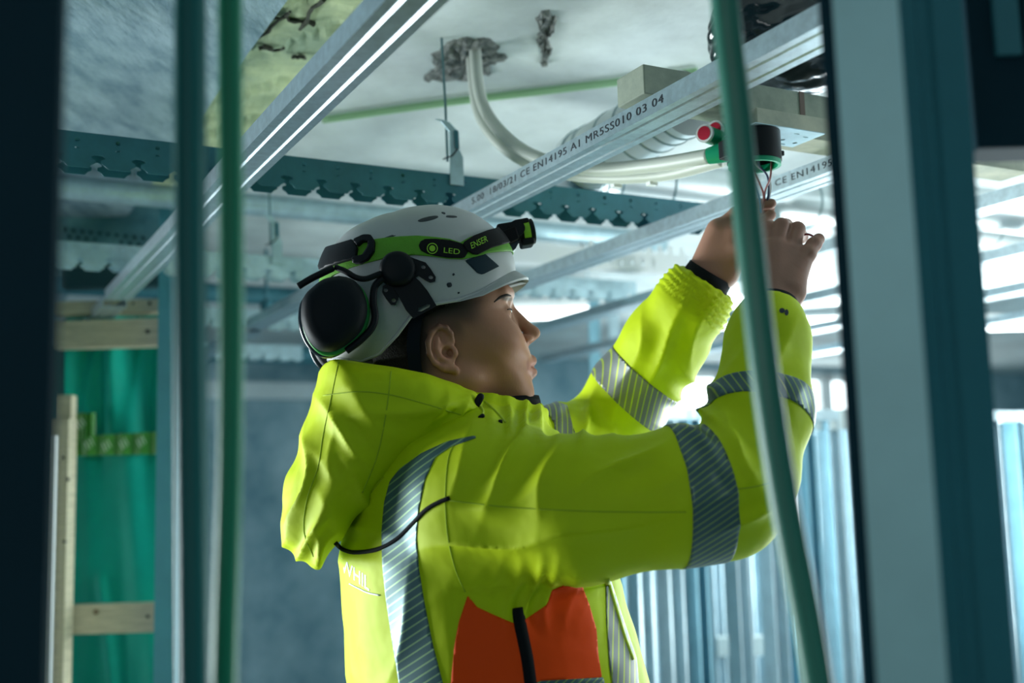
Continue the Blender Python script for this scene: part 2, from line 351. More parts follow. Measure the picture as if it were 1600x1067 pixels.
# crumpled black bag above the plank
def bag():
    bm = bmesh.new(); bmesh.ops.create_icosphere(bm, subdivisions=6, radius=1.0); rs = np.random.RandomState(3)
    K = rs.randn(10, 3)*1.7; ph_ = rs.rand(10)*6.28; K2 = rs.randn(10, 3)*4.5; p2_ = rs.rand(10)*6.28
    c = P(1222, 48, 1.82)
    for v in bm.verts:
        q = np.array(v.co); f = sum(abs(math.sin(float(K[i]@q)+ph_[i])) for i in range(10))/10; f2 = sum(abs(math.sin(float(K2[i]@q)+p2_[i])) for i in range(10))/10
        s = 1.0+0.42*(f-0.62)+0.16*(f2-0.62)
        v.co = c+gu*q[0]*0.105*s+gv*q[1]*0.14*s+gz*(q[2]*0.105*s)
    me = bpy.data.meshes.new('plastic_bag'); bm.to_mesh(me); bm.free(); me.materials.append(BAG); me.polygons.foreach_set('use_smooth', [True]*len(me.polygons))
    o = bpy.data.objects.new('plastic_bag', me); COL.objects.link(o); tag(o, 'crumpled glossy black plastic bag stuffed above the timber planks', 'bag')
bag()

# ================================================================== JUNCTION BOX AND CONDUITS
def junction():
    c = PZ(1179, 256, 1.928); u_, v_ = uvof(c); zt = 1.978
    root = empty('junction_box', UV(u_, v_, zt-0.05), 'dark round junction box with green rim screwed under the pale plank', 'junction box')
    # mounting plate with slots
    Wp, Hp = 0.125, 0.075
    holes = [circ(0.02, 0.012, 0.004, 8), circ(-0.008, 0.018, 0.006, 8, 0.002), circ(0.045, -0.012, 0.006, 8, 0.002), circ(0.05, 0.018, 0.004, 8), circ(0.02, -0.02, 0.006, 8, 0.002), circ(-0.03, 0.02, 0.004, 8), circ(0.035, 0.03, 0.006, 8, 0.002), circ(-0.03, -0.02, 0.004, 8)]
    V, Fc = fill2d([[(-0.075, -0.0375), (0.0625, -0.0375), (0.0625, 0.0375), (-0.075, 0.0375)]]+holes, 0.0012)
    b = MB(); b.add(to3(V, UV(u_-0.005, v_+0.045, zt-0.0015), gv, gu, -gz), Fc); b.build('mounting_plate', STEEL2, root)
    def ring(r_out, r_in, z0, z1, nm, m_):
        n = 36; V = []; Fc = []
        for (r, z) in ((r_out, z0), (r_out, z1), (r_in, z1), (r_in, z0)):
            for k in range(n):
                a = 2*math.pi*k/n; V.append(UV(u_+r*math.cos(a), v_+r*math.sin(a), z))
        for j in range(4):
            for k in range(n): Fc.append((j*n+k, j*n+(k+1) % n, ((j+1) % 4)*n+(k+1) % n, ((j+1) % 4)*n+k))
        b = MB(); b.add(V, Fc); return b.build(nm, m_, root, autosmooth=0.6)
    ring(0.041, 0.036, zt-0.002, zt-0.048, 'housing', BLACKP); ring(0.0395, 0.0345, zt-0.044, zt-0.055, 'green_rim', GREENP)
    b = MB(); b.tube([UV(u_, v_, zt-0.004), UV(u_, v_, zt-0.010)], 0.036, 28); b.build('inner_base', GREENP, root)
    b = MB(); b.box(UV(u_-0.03, v_-0.075, zt-0.055), gu*0.022, gv*0.035, gz*0.028); b.build('clip_block', BLACKP, root, bevel=0.002)
    b = MB(); b.box(UV(u_+0.0, v_+0.036, zt-0.03), gu*0.02, gv*0.025, gz*0.008); b.build('latch', BLACKP, root, bevel=0.001)
    # stub pipes with red caps, pointing left
    for (px, py, Y) in [(1100, 208, 1.68), (1117, 202, 1.715)]:
        a = P(px, py, Y); e = UV(u_, v_, zt-0.028)+gu*(Y-1.68)*1.2+gz*0.012; d = np.array([0.60, 0.78, 0.05]); d = d/np.linalg.norm(d); L = 0.055
        m_ = MB(); m_.tube([a+d*0.003, a+d*L], 0.0135, 20); m_.build('stub_pipe', GREENP, root, autosmooth=0.8)
        m_ = MB(); m_.tube([a, a+d*0.004, a+d*0.006], [0.0142, 0.0146, 0.0142], 20); m_.build('white_collar', WHITEP, root, autosmooth=0.8)
        m_ = MB(); m_.tube([a-d*0.0008, a+d*0.002], 0.0108, 20); m_.build('red_cap', REDP, root, autosmooth=0.8)
    a = P(1107, 244, 1.69); e = UV(u_, v_-0.03, zt-0.03); m_ = MB(); m_.tube([a, a+(e-a)*0.35, e], [0.0128, 0.015, 0.017], 18); m_.build('conduit_socket', GREENP, root, autosmooth=0.8)
    m_ = MB(); m_.prism([P(1118, 222, 1.70), P(1135, 212, 1.70), P(1140, 240, 1.70), P(1122, 240, 1.70)], np.array([0, 0.012, 0])); m_.build('bracket', GREENP, root)
    return UV(u_, v_, zt-0.05)
jb = junction()
def conduit(pts, r, name, label, m_, ribbed=None, cat='conduit'):
    path = bez(pts, 14)
    if ribbed:                      # resample to even steps with ridges
        a0, a1, pitch = ribbed
        d = [0]
        for i in range(1, len(path)): d.append(d[-1]+np.linalg.norm(path[i]-path[i-1]))
        n = int(d[-1]/(pitch/2)); s = np.linspace(0, d[-1], n); P_ = np.array(path); Q = np.stack([np.interp(s, d, P_[:, k]) for k in range(3)], 1)
        rr = [r*(1.0 if i % 2 else 0.80) if a0 <= i/n <= a1 else r*0.97 for i in range(n)]
        b = MB(); b.tube(Q, rr, 14)
    else:
        b = MB(); b.tube(path, r, 18)
    return tag(b.build(name, m_, smooth=True), label, cat)
conduit([P(745, 56, 2.12)+gz*0.03, P(743, 90, 2.11), P(755, 165, 2.08), P(795, 218, 2.04), P(850, 250, 1.98), P(930, 264, 1.90), P(1020, 258, 1.80), P(1108, 244, 1.69)], 0.0122, 'flexible_conduit', 'upper cream conduit bending down from the ceiling hole to the junction box', CONDW, ribbed=(0.50, 1.0, 0.0058))
conduit([P(737, 75, 2.15)+gz*0.03, P(738, 110, 2.15), P(752, 185, 2.12), P(800, 240, 2.08), P(870, 268, 2.02), P(950, 277, 1.93), P(1040, 272, 1.84), P(1128, 250, 1.73)], 0.0118, 'flexible_conduit', 'lower cream conduit with two cable ties beneath the upper one', CONDW, ribbed=(0.50, 1.0, 0.0058))
for (px, py) in [(962, 280), (1018, 276)]:
    a = P(px, py-3, 1.93 if px < 1000 else 1.87); b = MB(); b.tube([a-gv*0.006, a+gv*0.006], 0.0145, 14); o = b.build('cable_clip', WHITEP, autosmooth=0.8); b2 = MB(); b2.box(a-gz*0.019-gv*0.008-gu*0.006, gv*0.016, gu*0.012, gz*0.01); b2.build('clip_head', WHITEP, o)
    tag(o, 'white cable clip on the lower cream conduit, %s' % ('farther from' if px < 1000 else 'nearer to')+' the junction box', 'clip')
conduit([PZ(505, 187, 2.288), PZ(700, 160, 2.288), PZ(850, 142, 2.288), PZ(990, 125, 2.288), PZ(1090, 112, 2.288)], 0.0085, 'ceiling_conduit', 'thin pale green conduit running along the white ceiling', CONDGP)
wires = [((1176, 262), (1186, 285), (1193, 305), (1190, 330), (0.30, 0.06, 0.05)), ((1186, 258), (1199, 275), (1201, 300), (1196, 325), (0.02, 0.04, 0.12)), ((1172, 268), (1180, 290), (1186, 310), (1188, 332), (0.05, 0.22, 0.42)), ((1205, 262), (1203, 280), (1195, 300), (1195, 326), (0.22, 0.05, 0.06)), ((1180, 256), (1196, 270), (1204, 290), (1199, 322), (0.45, 0.45, 0.42))]
nm_w = ['red', 'dark blue', 'light blue', 'brown', 'grey']
for k, (a, b_, c, d, colr) in enumerate(wires):
    pts = [P(a[0], a[1]-12, 1.69), P(*a, 1.695), P(*b_, 1.71), P(*c, 1.73), P(*d, 1.745)]
    conduit(pts, 0.0016, 'electric_wire', '%s wire hanging from the junction box into the fingers' % nm_w[k], mat('wire_%d' % k, colr, 0.4), cat='wire')
conduit([P(1238, 392, 1.60), P(1241, 380, 1.595), P(1250, 369, 1.59), P(1262, 366, 1.588), P(1272, 370, 1.592)], 0.0016, 'electric_wire', 'short red wire looped between thumb and index finger of the near hand', mat('wire_loop', (0.18, 0.02, 0.03), 0.4), cat='wire')
conduit([P(1236, 396, 1.605), P(1244, 388, 1.60), P(1250, 378, 1.60), P(1256, 370, 1.603)], 0.0016, 'electric_wire', 'short white wire between thumb and index finger of the near hand', WHITEP, cat='wire')

# ================================================================== FOREGROUND STUDS AND CONDUITS
FG = mat('pale_stud_steel', (0.42, 0.70, 0.72), 0.5, 0.1, noise=0.12, nscale=6)  # pale teal base colour of the near stud
FGD = mat('shaded_stud_steel', (0.004, 0.028, 0.042), 0.75, 0.0, spec=0.15, noise=0.15, nscale=5)  # shade on the steel put into a near-black base colour
def vstud(line, o, ax, ay, m_, label, name='steel_stud', h=2.27):
    V, Fc = sheet_profile(line, 0.0012, o, ax, ay, gz*h); b = MB(); b.add(V, Fc); return tag(b.build(name, m_), label, 'stud')
X_ = np.array([1.0, 0, 0]); Y_ = np.array([0, 1.0, 0])
# left edge: dark post very close to the lens
e = P(82, 533, 0.62); b = MB()
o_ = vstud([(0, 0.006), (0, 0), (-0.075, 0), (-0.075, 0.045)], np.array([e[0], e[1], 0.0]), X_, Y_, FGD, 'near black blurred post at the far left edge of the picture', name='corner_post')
# right: open channel stud, light web and dark flange side by side
e = P(1335, 533, 0.80); o0 = np.array([e[0], e[1], 0.0])
aL = np.array([math.cos(0.30), -math.sin(0.30), 0]); aD = np.array([math.sin(0.30), math.cos(0.30), 0])
st = empty('steel_stud', o0, 'blurred pale steel stud close to the camera, right of the raised hands', 'stud')
wL = 0.046
V, Fc = sheet_profile([(0.0, 0.010), (0, 0), (wL, 0), (wL, 0.05)], 0.0012, o0, aL, aD, gz*2.27); b = MB(); b.add(V, Fc); b.build('flange', FG, st)
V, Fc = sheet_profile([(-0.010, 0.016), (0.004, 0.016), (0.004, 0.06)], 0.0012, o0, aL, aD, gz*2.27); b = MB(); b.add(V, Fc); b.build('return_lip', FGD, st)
e2 = P(1432, 533, 0.855); o1 = np.array([e2[0], e2[1], 0.0]); a2 = np.array([math.cos(-0.10), -math.sin(-0.10), 0]); d2 = np.array([math.sin(-0.10), math.cos(-0.10), 0])
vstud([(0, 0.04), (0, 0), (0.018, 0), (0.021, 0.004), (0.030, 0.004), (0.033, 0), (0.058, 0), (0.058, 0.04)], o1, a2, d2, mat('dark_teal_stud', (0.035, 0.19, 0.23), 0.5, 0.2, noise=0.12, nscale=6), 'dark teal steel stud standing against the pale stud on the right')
b = MB(); p = P(1500, -90, 0.95); q = P(1500, 232, 0.95)
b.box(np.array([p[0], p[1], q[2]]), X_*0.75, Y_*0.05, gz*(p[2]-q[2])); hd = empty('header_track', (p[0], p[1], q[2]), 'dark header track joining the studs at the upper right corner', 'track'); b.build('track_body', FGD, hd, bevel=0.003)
for (x0, x1) in ((1556, 1580), (1608, 1640)):
    a_ = P(x0, 88, 0.948); c_ = P(x1, -80, 0.948); b = MB(); b.box(np.array([a_[0], 0.944, a_[2]]), X_*(c_[0]-a_[0]), Y_*0.006, gz*(c_[2]-a_[2])); b.build('track_rib', mat('teal_rib', (0.03, 0.16, 0.19), 0.6), hd)
# conduits hanging close to the lens
def vconduit(pts, r, label, m_):
    return conduit(pts, r, 'hanging_conduit', label, m_)
vconduit([P(297, -120, 0.78), P(297, 100, 0.78), P(297, 400, 0.78), P(300, 700, 0.775), P(303, 1000, 0.77), P(305, 1200, 0.77)], 0.0112, 'dark green conduit hanging close to the lens, left one of the pair', mat('dark_green_conduit', (0.002, 0.15, 0.14), 0.5))
vconduit([P(359, -120, 0.80), P(360, 100, 0.80), P(362, 400, 0.80), P(360, 700, 0.80), P(352, 1000, 0.80), P(348, 1200, 0.80)], 0.0088, 'green conduit hanging close to the lens, right one of the pair', mat('mid_green_conduit', (0.003, 0.24, 0.12), 0.5))
vconduit([P(1122, -120, 0.86), P(1132, 0, 0.86), P(1152, 180, 0.86), P(1172, 380, 0.855), P(1197, 600, 0.85), P(1228, 800, 0.85), P(1262, 980, 0.85), P(1290, 1150, 0.85)], 0.0112, 'slanting green conduit crossing in front of the hands', CONDG)

# ================================================================== BACKGROUND LEFT: timber frame with green film
def flat(px0, py0, px1, py1, Y, th, name, m_, parent=None, bevel=0.003):
    a = P(px0, py0, Y); c = P(px1, py1, Y); b = MB(); b.box(np.array([a[0], Y, c[2]]), X_*(c[0]-a[0]), Y_*th, gz*(a[2]-c[2])); return b.build(name, m_, parent, bevel=bevel)
YF = 3.1
def frame():
    lo = P(100, 1067, YF); root = empty('timber_partition', (lo[0], YF, 0), 'pale timber partition standing at the left in front of the green film', 'timber frame')
    a = P(92, 655, YF); c = P(108, 1067, YF); b = MB(); b.box(np.array([a[0]-0.015, YF-0.03, 0]), X_*0.055, Y_*0.06, gz*a[2]); b.build('post', WOOD, root, bevel=0.003)
    a2 = P(92, 617, YF); b = MB(); b.box(np.array([a2[0]-0.01, YF, a[2]-0.4]), X_*0.045, Y_*0.04, gz*(a2[2]-a[2]+0.4)); b.build('rear_post', WOOD, root, bevel=0.003)
    rl = []
    for (x0, y0, x1, y1, dY, nm) in [(80, 471, 252, 488, 0.0, 'rail'), (80, 501, 249, 540, -0.01, 'rail'), (104, 946, 247, 988, 0.03, 'rail')]:
        rl.append(flat(x0, y0, x1, y1, YF+dY+0.03, 0.045, nm, WOOD, root))
    k = 0
    for (px, py, r, i) in [(208, 474, 0.004, 0), (234, 474, 0.005, 0), (231, 518, 0.006, 1), (231, 963, 0.005, 2)]:
        p = P(px, py, YF+[0.03, 0.02, 0.06][i]); m_ = MB(); m_.tube([p-Y_*0.0015, p+Y_*0.004], r, 12); m_.build('screw_head', INK, rl[i])
    kn = P(150, 956, YF+0.06); m_ = MB(); m_.tube([kn-Y_*0.0008, kn+Y_*0.003], [0.008, 0.008], 12); m_.build('knot', mat('wood_knot', (0.20, 0.15, 0.09), 0.8), rl[2])
    post = root.children[0]
    for (px, py) in [(99, 715), (106, 749), (101, 846)]:
        p = P(px, py, YF-0.03); m_ = MB(); m_.tube([p-Y_*0.0015, p+Y_*0.003], 0.0045, 10); m_.build('screw_head', INK, post)
frame()
# metal stud behind the conduits and a white lath
e = P(262, 700, 3.0); vstud([(0, 0.05), (0, 0), (0.058, 0), (0.058, 0.05)], np.array([e[0]-0.03, 3.0, 0]), X_, Y_, mat('teal_stud', (0.10, 0.36, 0.44), 0.5, 0.3, noise=0.15, nscale=5), 'blue teal steel stud beside the timber frame, left of the dark green conduit', h=2.26)
e = P(75, 700, 2.9); b = MB(); b.box(np.array([e[0], 2.9, 0]), X_*0.012, Y_*0.03, gz*(P(80, 680, 2.9)[2])); tag(b.build('white_lath', WHITEP), 'thin white lath next to the timber post', 'lath')
# draped green film
def film():
    root = empty('film_sheet', (P(180, 1067, YF+0.2)[0], YF+0.2, 0), 'translucent green plastic film hung behind the timber frame', 'plastic film')
    nx, nz = 70, 90; V = []; Fc = []; xl = P(104, 800, YF+0.2)[0]; xr = P(262, 800, YF+0.2)[0]; zt = P(170, 486, YF+0.2)[2]
    for j in range(nz+1):
        z = zt*j/nz
        for i in range(nx+1):
            t = i/nx; s = j/nz
            g = max(0, (s-0.75)/0.25)
            y = 0.020*math.sin(t*9+7*s+1.5*math.sin(5*s+4*t))*(0.30+1.2*g)+0.010*math.sin(t*27-11*s+2*math.sin(9*s))*(0.12+1.2*g)+0.03*math.sin(4*s+2.3*t)-0.05*math.exp(-((t-0.35-0.9*(0.62-s))/0.05)**2)*(0.3 if s < 0.62 else 0)
            V.append((xl+(xr-xl)*t, YF+0.2+y, z))
    for j in range(nz):
        for i in range(nx):
            a = j*(nx+1)+i; Fc.append((a, a+1, a+nx+2, a+nx+1))
    o = mesh_obj('film', V, Fc, FILM, root, True)
    # printed tape band
    def strip(x0, x1, ytop, ybot, nm):
        V = []; Fc = []; n = 30
        for i in range(n+1):
            x = x0+(x1-x0)*i/n; yy = 0.004*math.sin(i*1.1)
            a = P(x, ytop(x), YF+0.14); c = P(x, ybot(x), YF+0.14); V += [(a[0], YF+0.14+yy, a[2]), (c[0], YF+0.14+yy, c[2]), (a[0], YF+0.146+yy, a[2]), (c[0], YF+0.146+yy, c[2])]
        for i in range(n):
            k = 4*i; Fc += [(k, k+4, k+5, k+1), (k+2, k+3, k+7, k+6), (k, k+2, k+6, k+4), (k+1, k+5, k+7, k+3)]
        return mesh_obj(nm, V, Fc, TAPE, root, False)
    t1 = strip(118, 262, lambda x: 682-0.06*(x-118), lambda x: 712-0.02*(x-118), 'tape'); t2 = strip(116, 147, lambda x: 645, lambda x: 690, 'tape')
    PR = mat('tape_print', (0.8, 0.95, 0.75), 0.5)
    for (px, py, rot) in [(126, 672, 0.9), (138, 703, 0.75), (165, 706, 0.75), (192, 703, 0.75), (219, 700, 0.75)]:
        p = P(px, py, YF+0.133); ca, sa = math.cos(rot), math.sin(rot); V2, F2 = text2d('///', 0.034, 0.0005); m_ = MB(); m_.add(to3(V2, p, X_*ca+gz*sa, -X_*sa+gz*ca, -Y_), F2); m_.build('tape_print_mark', PR, t1)
film()
# dark reveal behind the film
b = MB(); a = P(95, 700, YF+0.45); c = P(290, 700, YF+0.45); b.box(np.array([a[0]-0.1, YF+0.45, 0]), X_*(c[0]-a[0]+0.1), Y_*0.05, gz*1.93); tag(b.build('backing_board', mat('dark_board', (0.02, 0.16, 0.15), 0.8, noise=0.3, nscale=4)), 'dark board behind the green plastic film', 'board')
# insulation batt and perforated strip at upper left
b = MB(); V = []; Fc = []; nx, nz = 40, 16
for j in range(nz+1):
    for i in range(nx+1):
        t = i/nx; s = j/nz; x0, x1 = P(60, 360, 3.3)[0], P(275, 360, 3.3)[0]; z0, z1 = P(170, 418, 3.3)[2], P(170, 303, 3.3)[2]
        V.append((x0+(x1-x0)*t, 3.3+0.012*math.sin(9*t)*math.sin(7*s)-0.05*math.sqrt(max(0, 1-(2*s-1)**6)), z0+(z1-z0)*s+0.008*math.sin(11*t)*s))
for j in range(nz):
    for i in range(nx):
        a = j*(nx+1)+i; Fc.append((a, a+1, a+nx+2, a+nx+1))
bt = len(V); V += [(v[0], 3.42, v[2]) for v in V[:bt]]
for j in range(nz):
    for i in range(nx):
        a = bt+j*(nx+1)+i; Fc.append((a, a+nx+1, a+nx+2, a+1))
for i in range(nx):
    a = nz*(nx+1)+i; Fc.append((a, a+1, bt+a+1, bt+a)); Fc.append((i, bt+i, bt+i+1, i+1))
b.add(V, Fc); ib = tag(b.build('insulation_batt', mat('grey_batt', (0.16, 0.34, 0.36), 0.9, col2=(0.08, 0.24, 0.27), nscale=9, bump=0.4), smooth=True), 'grey insulation batt above the timber frame at the left', 'insulation')
for r in range(2):
    for k in range(10):
        p = P(100+13.6*k+(7 if r else 0), 358+r*11+1.5*k, 3.24); m_ = MB(); m_.tube([p+Y_*0.002, p+Y_*0.012], 0.0055, 10); m_.build('vent_hole', mat('hole_dark', (0.01, 0.06, 0.07), 0.9), ib)
furr = flat(95, 418, 262, 446, 3.28, 0.05, 'dark_batten', mat('dark_batten_wood', (0.015, 0.07, 0.08), 0.8)); tag(furr, 'dark batten under the grey insulation batt', 'batten')
p = P(232, 288, 3.33); b = MB(); b.prism([p+np.array([-0.024, 0, 0.04]), p+np.array([0.016, 0, 0.045]), p+np.array([0.018, 0, -0.042]), p+np.array([-0.042, 0, -0.040])], Y_*0.04); tag(b.build('ochre_wedge', mat('ochre', (0.36, 0.24, 0.06), 0.8, noise=0.3)), 'small ochre wood wedge above the grey insulation batt', 'wedge')
p = P(416, 492, 3.9); b = MB(); b.tube([p+gz*0.05, p+gz*0.03, p+gz*0.0, p-gz*0.002], [0.018, 0.022, 0.012, 0.010], 14); sp = empty('sprinkler', p, 'small hanging sprinkler head with a red tip left of the ear muff', 'sprinkler'); b.build('body', STEELD, sp, smooth=True); b = MB(); b.tube([p-gz*0.002, p-gz*0.022], [0.010, 0.006], 12); b.build('red_tip', REDP, sp)
b = MB(); b.tube([p+gz*0.05, np.array([p[0], p[1], ZC])], 0.006, 8); b.build('drop_pipe', STEELD, sp)
# pipes and trays seen between the channels, left of the helmet
for (y0, Y, r, lab, m_) in [(322, 3.0, 0.030, 'pale pipe crossing under the white ceiling behind the helmet', STEEL2), (462, 4.3, 0.036, 'dark pipe crossing above the concrete wall left of the ear muff', STEELD), (553, 5.9, 0.05, 'dark blue pipe along the top of the concrete wall', STEELD)]:
    a = P(420, y0, Y); b = MB(); s0 = -3.2 if Y < 4 else -2.5; b.tube([a+gv*s0*0.5, a+gv*1.3], r, 18); tag(b.build('service_pipe', m_, autosmooth=0.8), lab, 'pipe')

# ================================================================== BACKGROUND RIGHT: stud partition, lamps, windows
BST = mat('bright_stud_steel', (0.66, 0.80, 0.86), 0.35, 0.6, noise=0.15, nscale=10)
BSD = mat('blue_stud_steel', (0.28, 0.52, 0.62), 0.4, 0.6, noise=0.15, nscale=10)
def partition(Y0, pxs, ztop, lab, seedm=0):
    a0 = P(pxs[0], 700, Y0); root = empty('stud_partition', (a0[0], a0[1], 0), lab, 'stud wall')
    lastp = None
    for k, px in enumerate(pxs):
        d = ray(px, 700); d = d/d[1]; s0 = float(np.dot(a0, gu)); t = s0/float(np.dot(d, gu)); p = d*t; p = np.array([p[0], p[1], 0])
        w_ = 0.052+0.012*((k*7) % 3)/2
        V, Fc = sheet_profile([(0.008, 0.0), (0, 0), (0, 0.07), (w_, 0.07), (w_, 0.0), (w_-0.008, 0)][::(1 if k % 2 else -1)], 0.0012, p, gv, gu, gz*ztop); b = MB(); b.add(V, Fc); b.build('stud', BST if (k+seedm) % 3 else BSD, root); lastp = p
    u_, v_ = uvof(a0); _, v1 = uvof(lastp)
    for z in (0.0, ztop-0.04):
        V, Fc = sheet_profile([(0, 0.04), (0, 0), (0.072, 0), (0.072, 0.04)], 0.0012, UV(u_, v_-0.3, z), gu, gz, gv*(v1-v_+0.9)); b = MB(); b.add(V, Fc); b.build('track', BST, root)
    return root
partition(3.9, [948, 990, 1036, 1078, 1142, 1196, 1258, 1296, 1330, 1400, 1480, 1545, 1590], P(1300, 645, 4.6)[2], 'bright steel stud wall standing behind the near arm')
partition(5.0, [965, 1012, 1060, 1105, 1165, 1215, 1290, 1345, 1420, 1510, 1570], P(1300, 664, 5.6)[2], 'second steel stud wall farther back, seen between the first studs', 1)
# noggin between the far studs, red socket
for (x0, y0, x1, y1, Y, lab) in [(1120, 996, 1216, 1024, 5.2, 'grey timber noggin low between the steel studs'), (1265, 640, 1420, 668, 4.4, 'pale cross rail on the steel studs right of the near elbow')]:
    tag(flat(x0, y0, x1, y1, Y, 0.04, 'cross_rail', mat('grey_rail', (0.55, 0.62, 0.62), 0.7, noise=0.1)), lab, 'rail')
# tall pale posts by the window
for k, (px, Y, m_) in enumerate([(931, 4.6, BSD), (962, 4.75, BST), (1040, 5.5, BST)]):
    e = P(px, 600, Y); vstud([(0, 0.05), (0, 0), (0.045, 0), (0.045, 0.05)], np.array([e[0]-0.02, Y, 0]), X_, Y_, m_, ['blue steel post in the background right of the face', 'bright steel post in front of the windows right of the face', 'far steel post seen between the two sleeves'][k], h=2.26)
# lamps
def lamp(px0, px1, py, Y, label, r=0.018, strength=None):
    a = P(px0, py, Y); c = P(px1, py, Y); c[2] = a[2]; root = empty('batten_lamp', (a+c)/2, label, 'lamp', 'fluorescent batten lamps')
    b = MB(); b.tube([a, c], r, 14); b.build('tube', LAMPE, root, smooth=False)
    b = MB(); d = (c-a); b.box(a+np.array([0, 0.0, r*1.05]), d, Y_*0.05, gz*0.03); b.build('housing', WHITEP, root)
    for q in (a, c): b = MB(); b.tube([q+gz*(r+0.03), np.array([q[0], q[1], ZC])], 0.003, 6); b.build('suspension_wire', STEEL2, root)
lamp(790, 920, 492, 4.3, 'lit fluorescent lamp level with the eye of the worker', 0.021)
lamp(1532, 1760, 511, 4.2, 'lit fluorescent lamp at the right edge beside the dark teal stud', 0.016)
lamp(1130, 1315, 470, 5.2, 'lit fluorescent lamp behind the raised wrists', 0.03)
lamp(1120, 1320, 508, 6.0, 'farther lit fluorescent lamp below the one behind the wrists', 0.022)
# white U track hanging right of the headlamp
def wtrack():
    a = P(835, 392, 2.95); root = empty('white_track', a, 'white notched track hanging right of the headlamp', 'track')
    p = uvof(a); 
    teeth = []; L = 0.62; loop = [(0, 0), (L, 0), (L, 0.05)]
    n = 9
    for k in range(n):
        c = L-(k+0.5)*L/n*0.55; loop += [(c+0.008, 0.05), (c+0.006, 0.075), (c-0.006, 0.075), (c-0.008, 0.05)]
    loop += [(0, 0.05)]
    hl = [circ(0.36+0.035*k, 0.024, 0.006, 10, 0.014) for k in range(5)]
    V, Fc = fill2d([loop]+hl, 0.0015)
    for q in (0, 0.05):
        b = MB(); b.add(to3(V, UV(p[0]+q, p[1]-0.12, a[2]-0.03), gv, gz, -gu), Fc); b.build('side', WHITEP, root)
    b = MB(); b.box(UV(p[0], p[1]-0.12, a[2]-0.031), gu*0.05, gv*L, gz*0.001); b.build('base', WHITEP, root)
wtrack()
for k, (y0, Y, r) in enumerate([(330, 2.6, 0.05)]):
    a = P(1560, y0, Y); b = MB(); b.tube([a-gv*0.25, a+gv*1.2], r, 24); tag(b.build('round_duct', DUCT, autosmooth=0.8), 'round zinc duct at the right edge under the header track', 'duct')

# ================================================================== IMPLICIT SURFACES (numpy surface nets)
def smin(a, b, k):
    h = np.clip(0.5+0.5*(b-a)/k, 0, 1); return b*(1-h)+a*h-k*h*(1-h)
def smax(a, b, k): return -smin(-a, -b, k)
def rcone(G, p1, r1_, p2, r2_):
    p1 = np.asarray(p1, np.float32); d = np.asarray(p2, np.float32)-p1; L = float(d@d)+1e-12
    q = [G[i]-p1[i] for i in range(3)]; t = np.clip((q[0]*d[0]+q[1]*d[1]+q[2]*d[2])/L, 0, 1)
    return np.sqrt((q[0]-t*d[0])**2+(q[1]-t*d[1])**2+(q[2]-t*d[2])**2)-(r1_+(r2_-r1_)*t)
def ellip(G, c, rad, ax=None):
    q = [G[i]-np.float32(c[i]) for i in range(3)]
    if ax is not None: q = [q[0]*np.float32(a[0])+q[1]*np.float32(a[1])+q[2]*np.float32(a[2]) for a in ax]
    k0 = np.sqrt(sum((q[i]/rad[i])**2 for i in range(3)))+1e-9; k1 = np.sqrt(sum((q[i]/rad[i]**2)**2 for i in range(3)))+1e-9
    return k0*(k0-1)/k1
def nets(fn, lo, hi, h):
    lo = np.asarray(lo, float); n = [int(math.ceil((hi[i]-lo[i])/h))+1 for i in range(3)]
    ax = [(lo[i]+h*np.arange(n[i])).astype(np.float32) for i in range(3)]
    G = (ax[0][:, None, None], ax[1][None, :, None], ax[2][None, None, :])
    D = np.broadcast_to(fn(G), n).astype(np.float32); ins = D < 0
    nc = [k-1 for k in n]; tot = nc[0]*nc[1]*nc[2]; cnt = np.zeros(tot, np.int32); S = np.zeros((tot, 3)); edges = []
    def cid(I): return (I[:, 0]*nc[1]+I[:, 1])*nc[2]+I[:, 2]
    for d in range(3):
        s0 = [slice(None)]*3; s1 = [slice(None)]*3; s0[d] = slice(0, -1); s1[d] = slice(1, None)
        I = np.argwhere(ins[tuple(s0)] != ins[tuple(s1)])
        o1, o2 = [k for k in range(3) if k != d]
        I = I[(I[:, o1] > 0) & (I[:, o1] < n[o1]-1) & (I[:, o2] > 0) & (I[:, o2] < n[o2]-1)]
        J = I.copy(); J[:, d] += 1; v0 = D[tuple(I.T)]; v1 = D[tuple(J.T)]; t = v0/(v0-v1); pos = I.astype(float); pos[:, d] += t
        cells = []
        for a, b_ in ((0, 0), (1, 0), (1, 1), (0, 1)):
            K = I.copy(); K[:, o1] -= a; K[:, o2] -= b_; c = cid(K); cells.append(c)
            cnt += np.bincount(c, minlength=tot).astype(np.int32)
            for k in range(3): S[:, k] += np.bincount(c, weights=pos[:, k], minlength=tot)
        q = np.stack(cells, 1); flip = (v0 < 0) if d != 1 else (v0 >= 0); q[flip] = q[flip][:, ::-1]; edges.append(q)
    use = np.nonzero(cnt)[0]; mp = np.full(tot, -1, np.int64); mp[use] = np.arange(len(use))
    V = S[use]/cnt[use][:, None]*h+lo; Q = mp[np.concatenate(edges)]
    return V, Q[:, ::-1]
def vnormals(V, Q):
    N = np.zeros_like(V); a, b_, c, d = (V[Q[:, i]] for i in range(4)); fn_ = np.cross(c-a, d-b_)
    for i in range(4):
        for k in range(3): N[:, k] += np.bincount(Q[:, i], weights=fn_[:, k], minlength=len(V))
    return N/(np.linalg.norm(N, axis=1)[:, None]+1e-12)
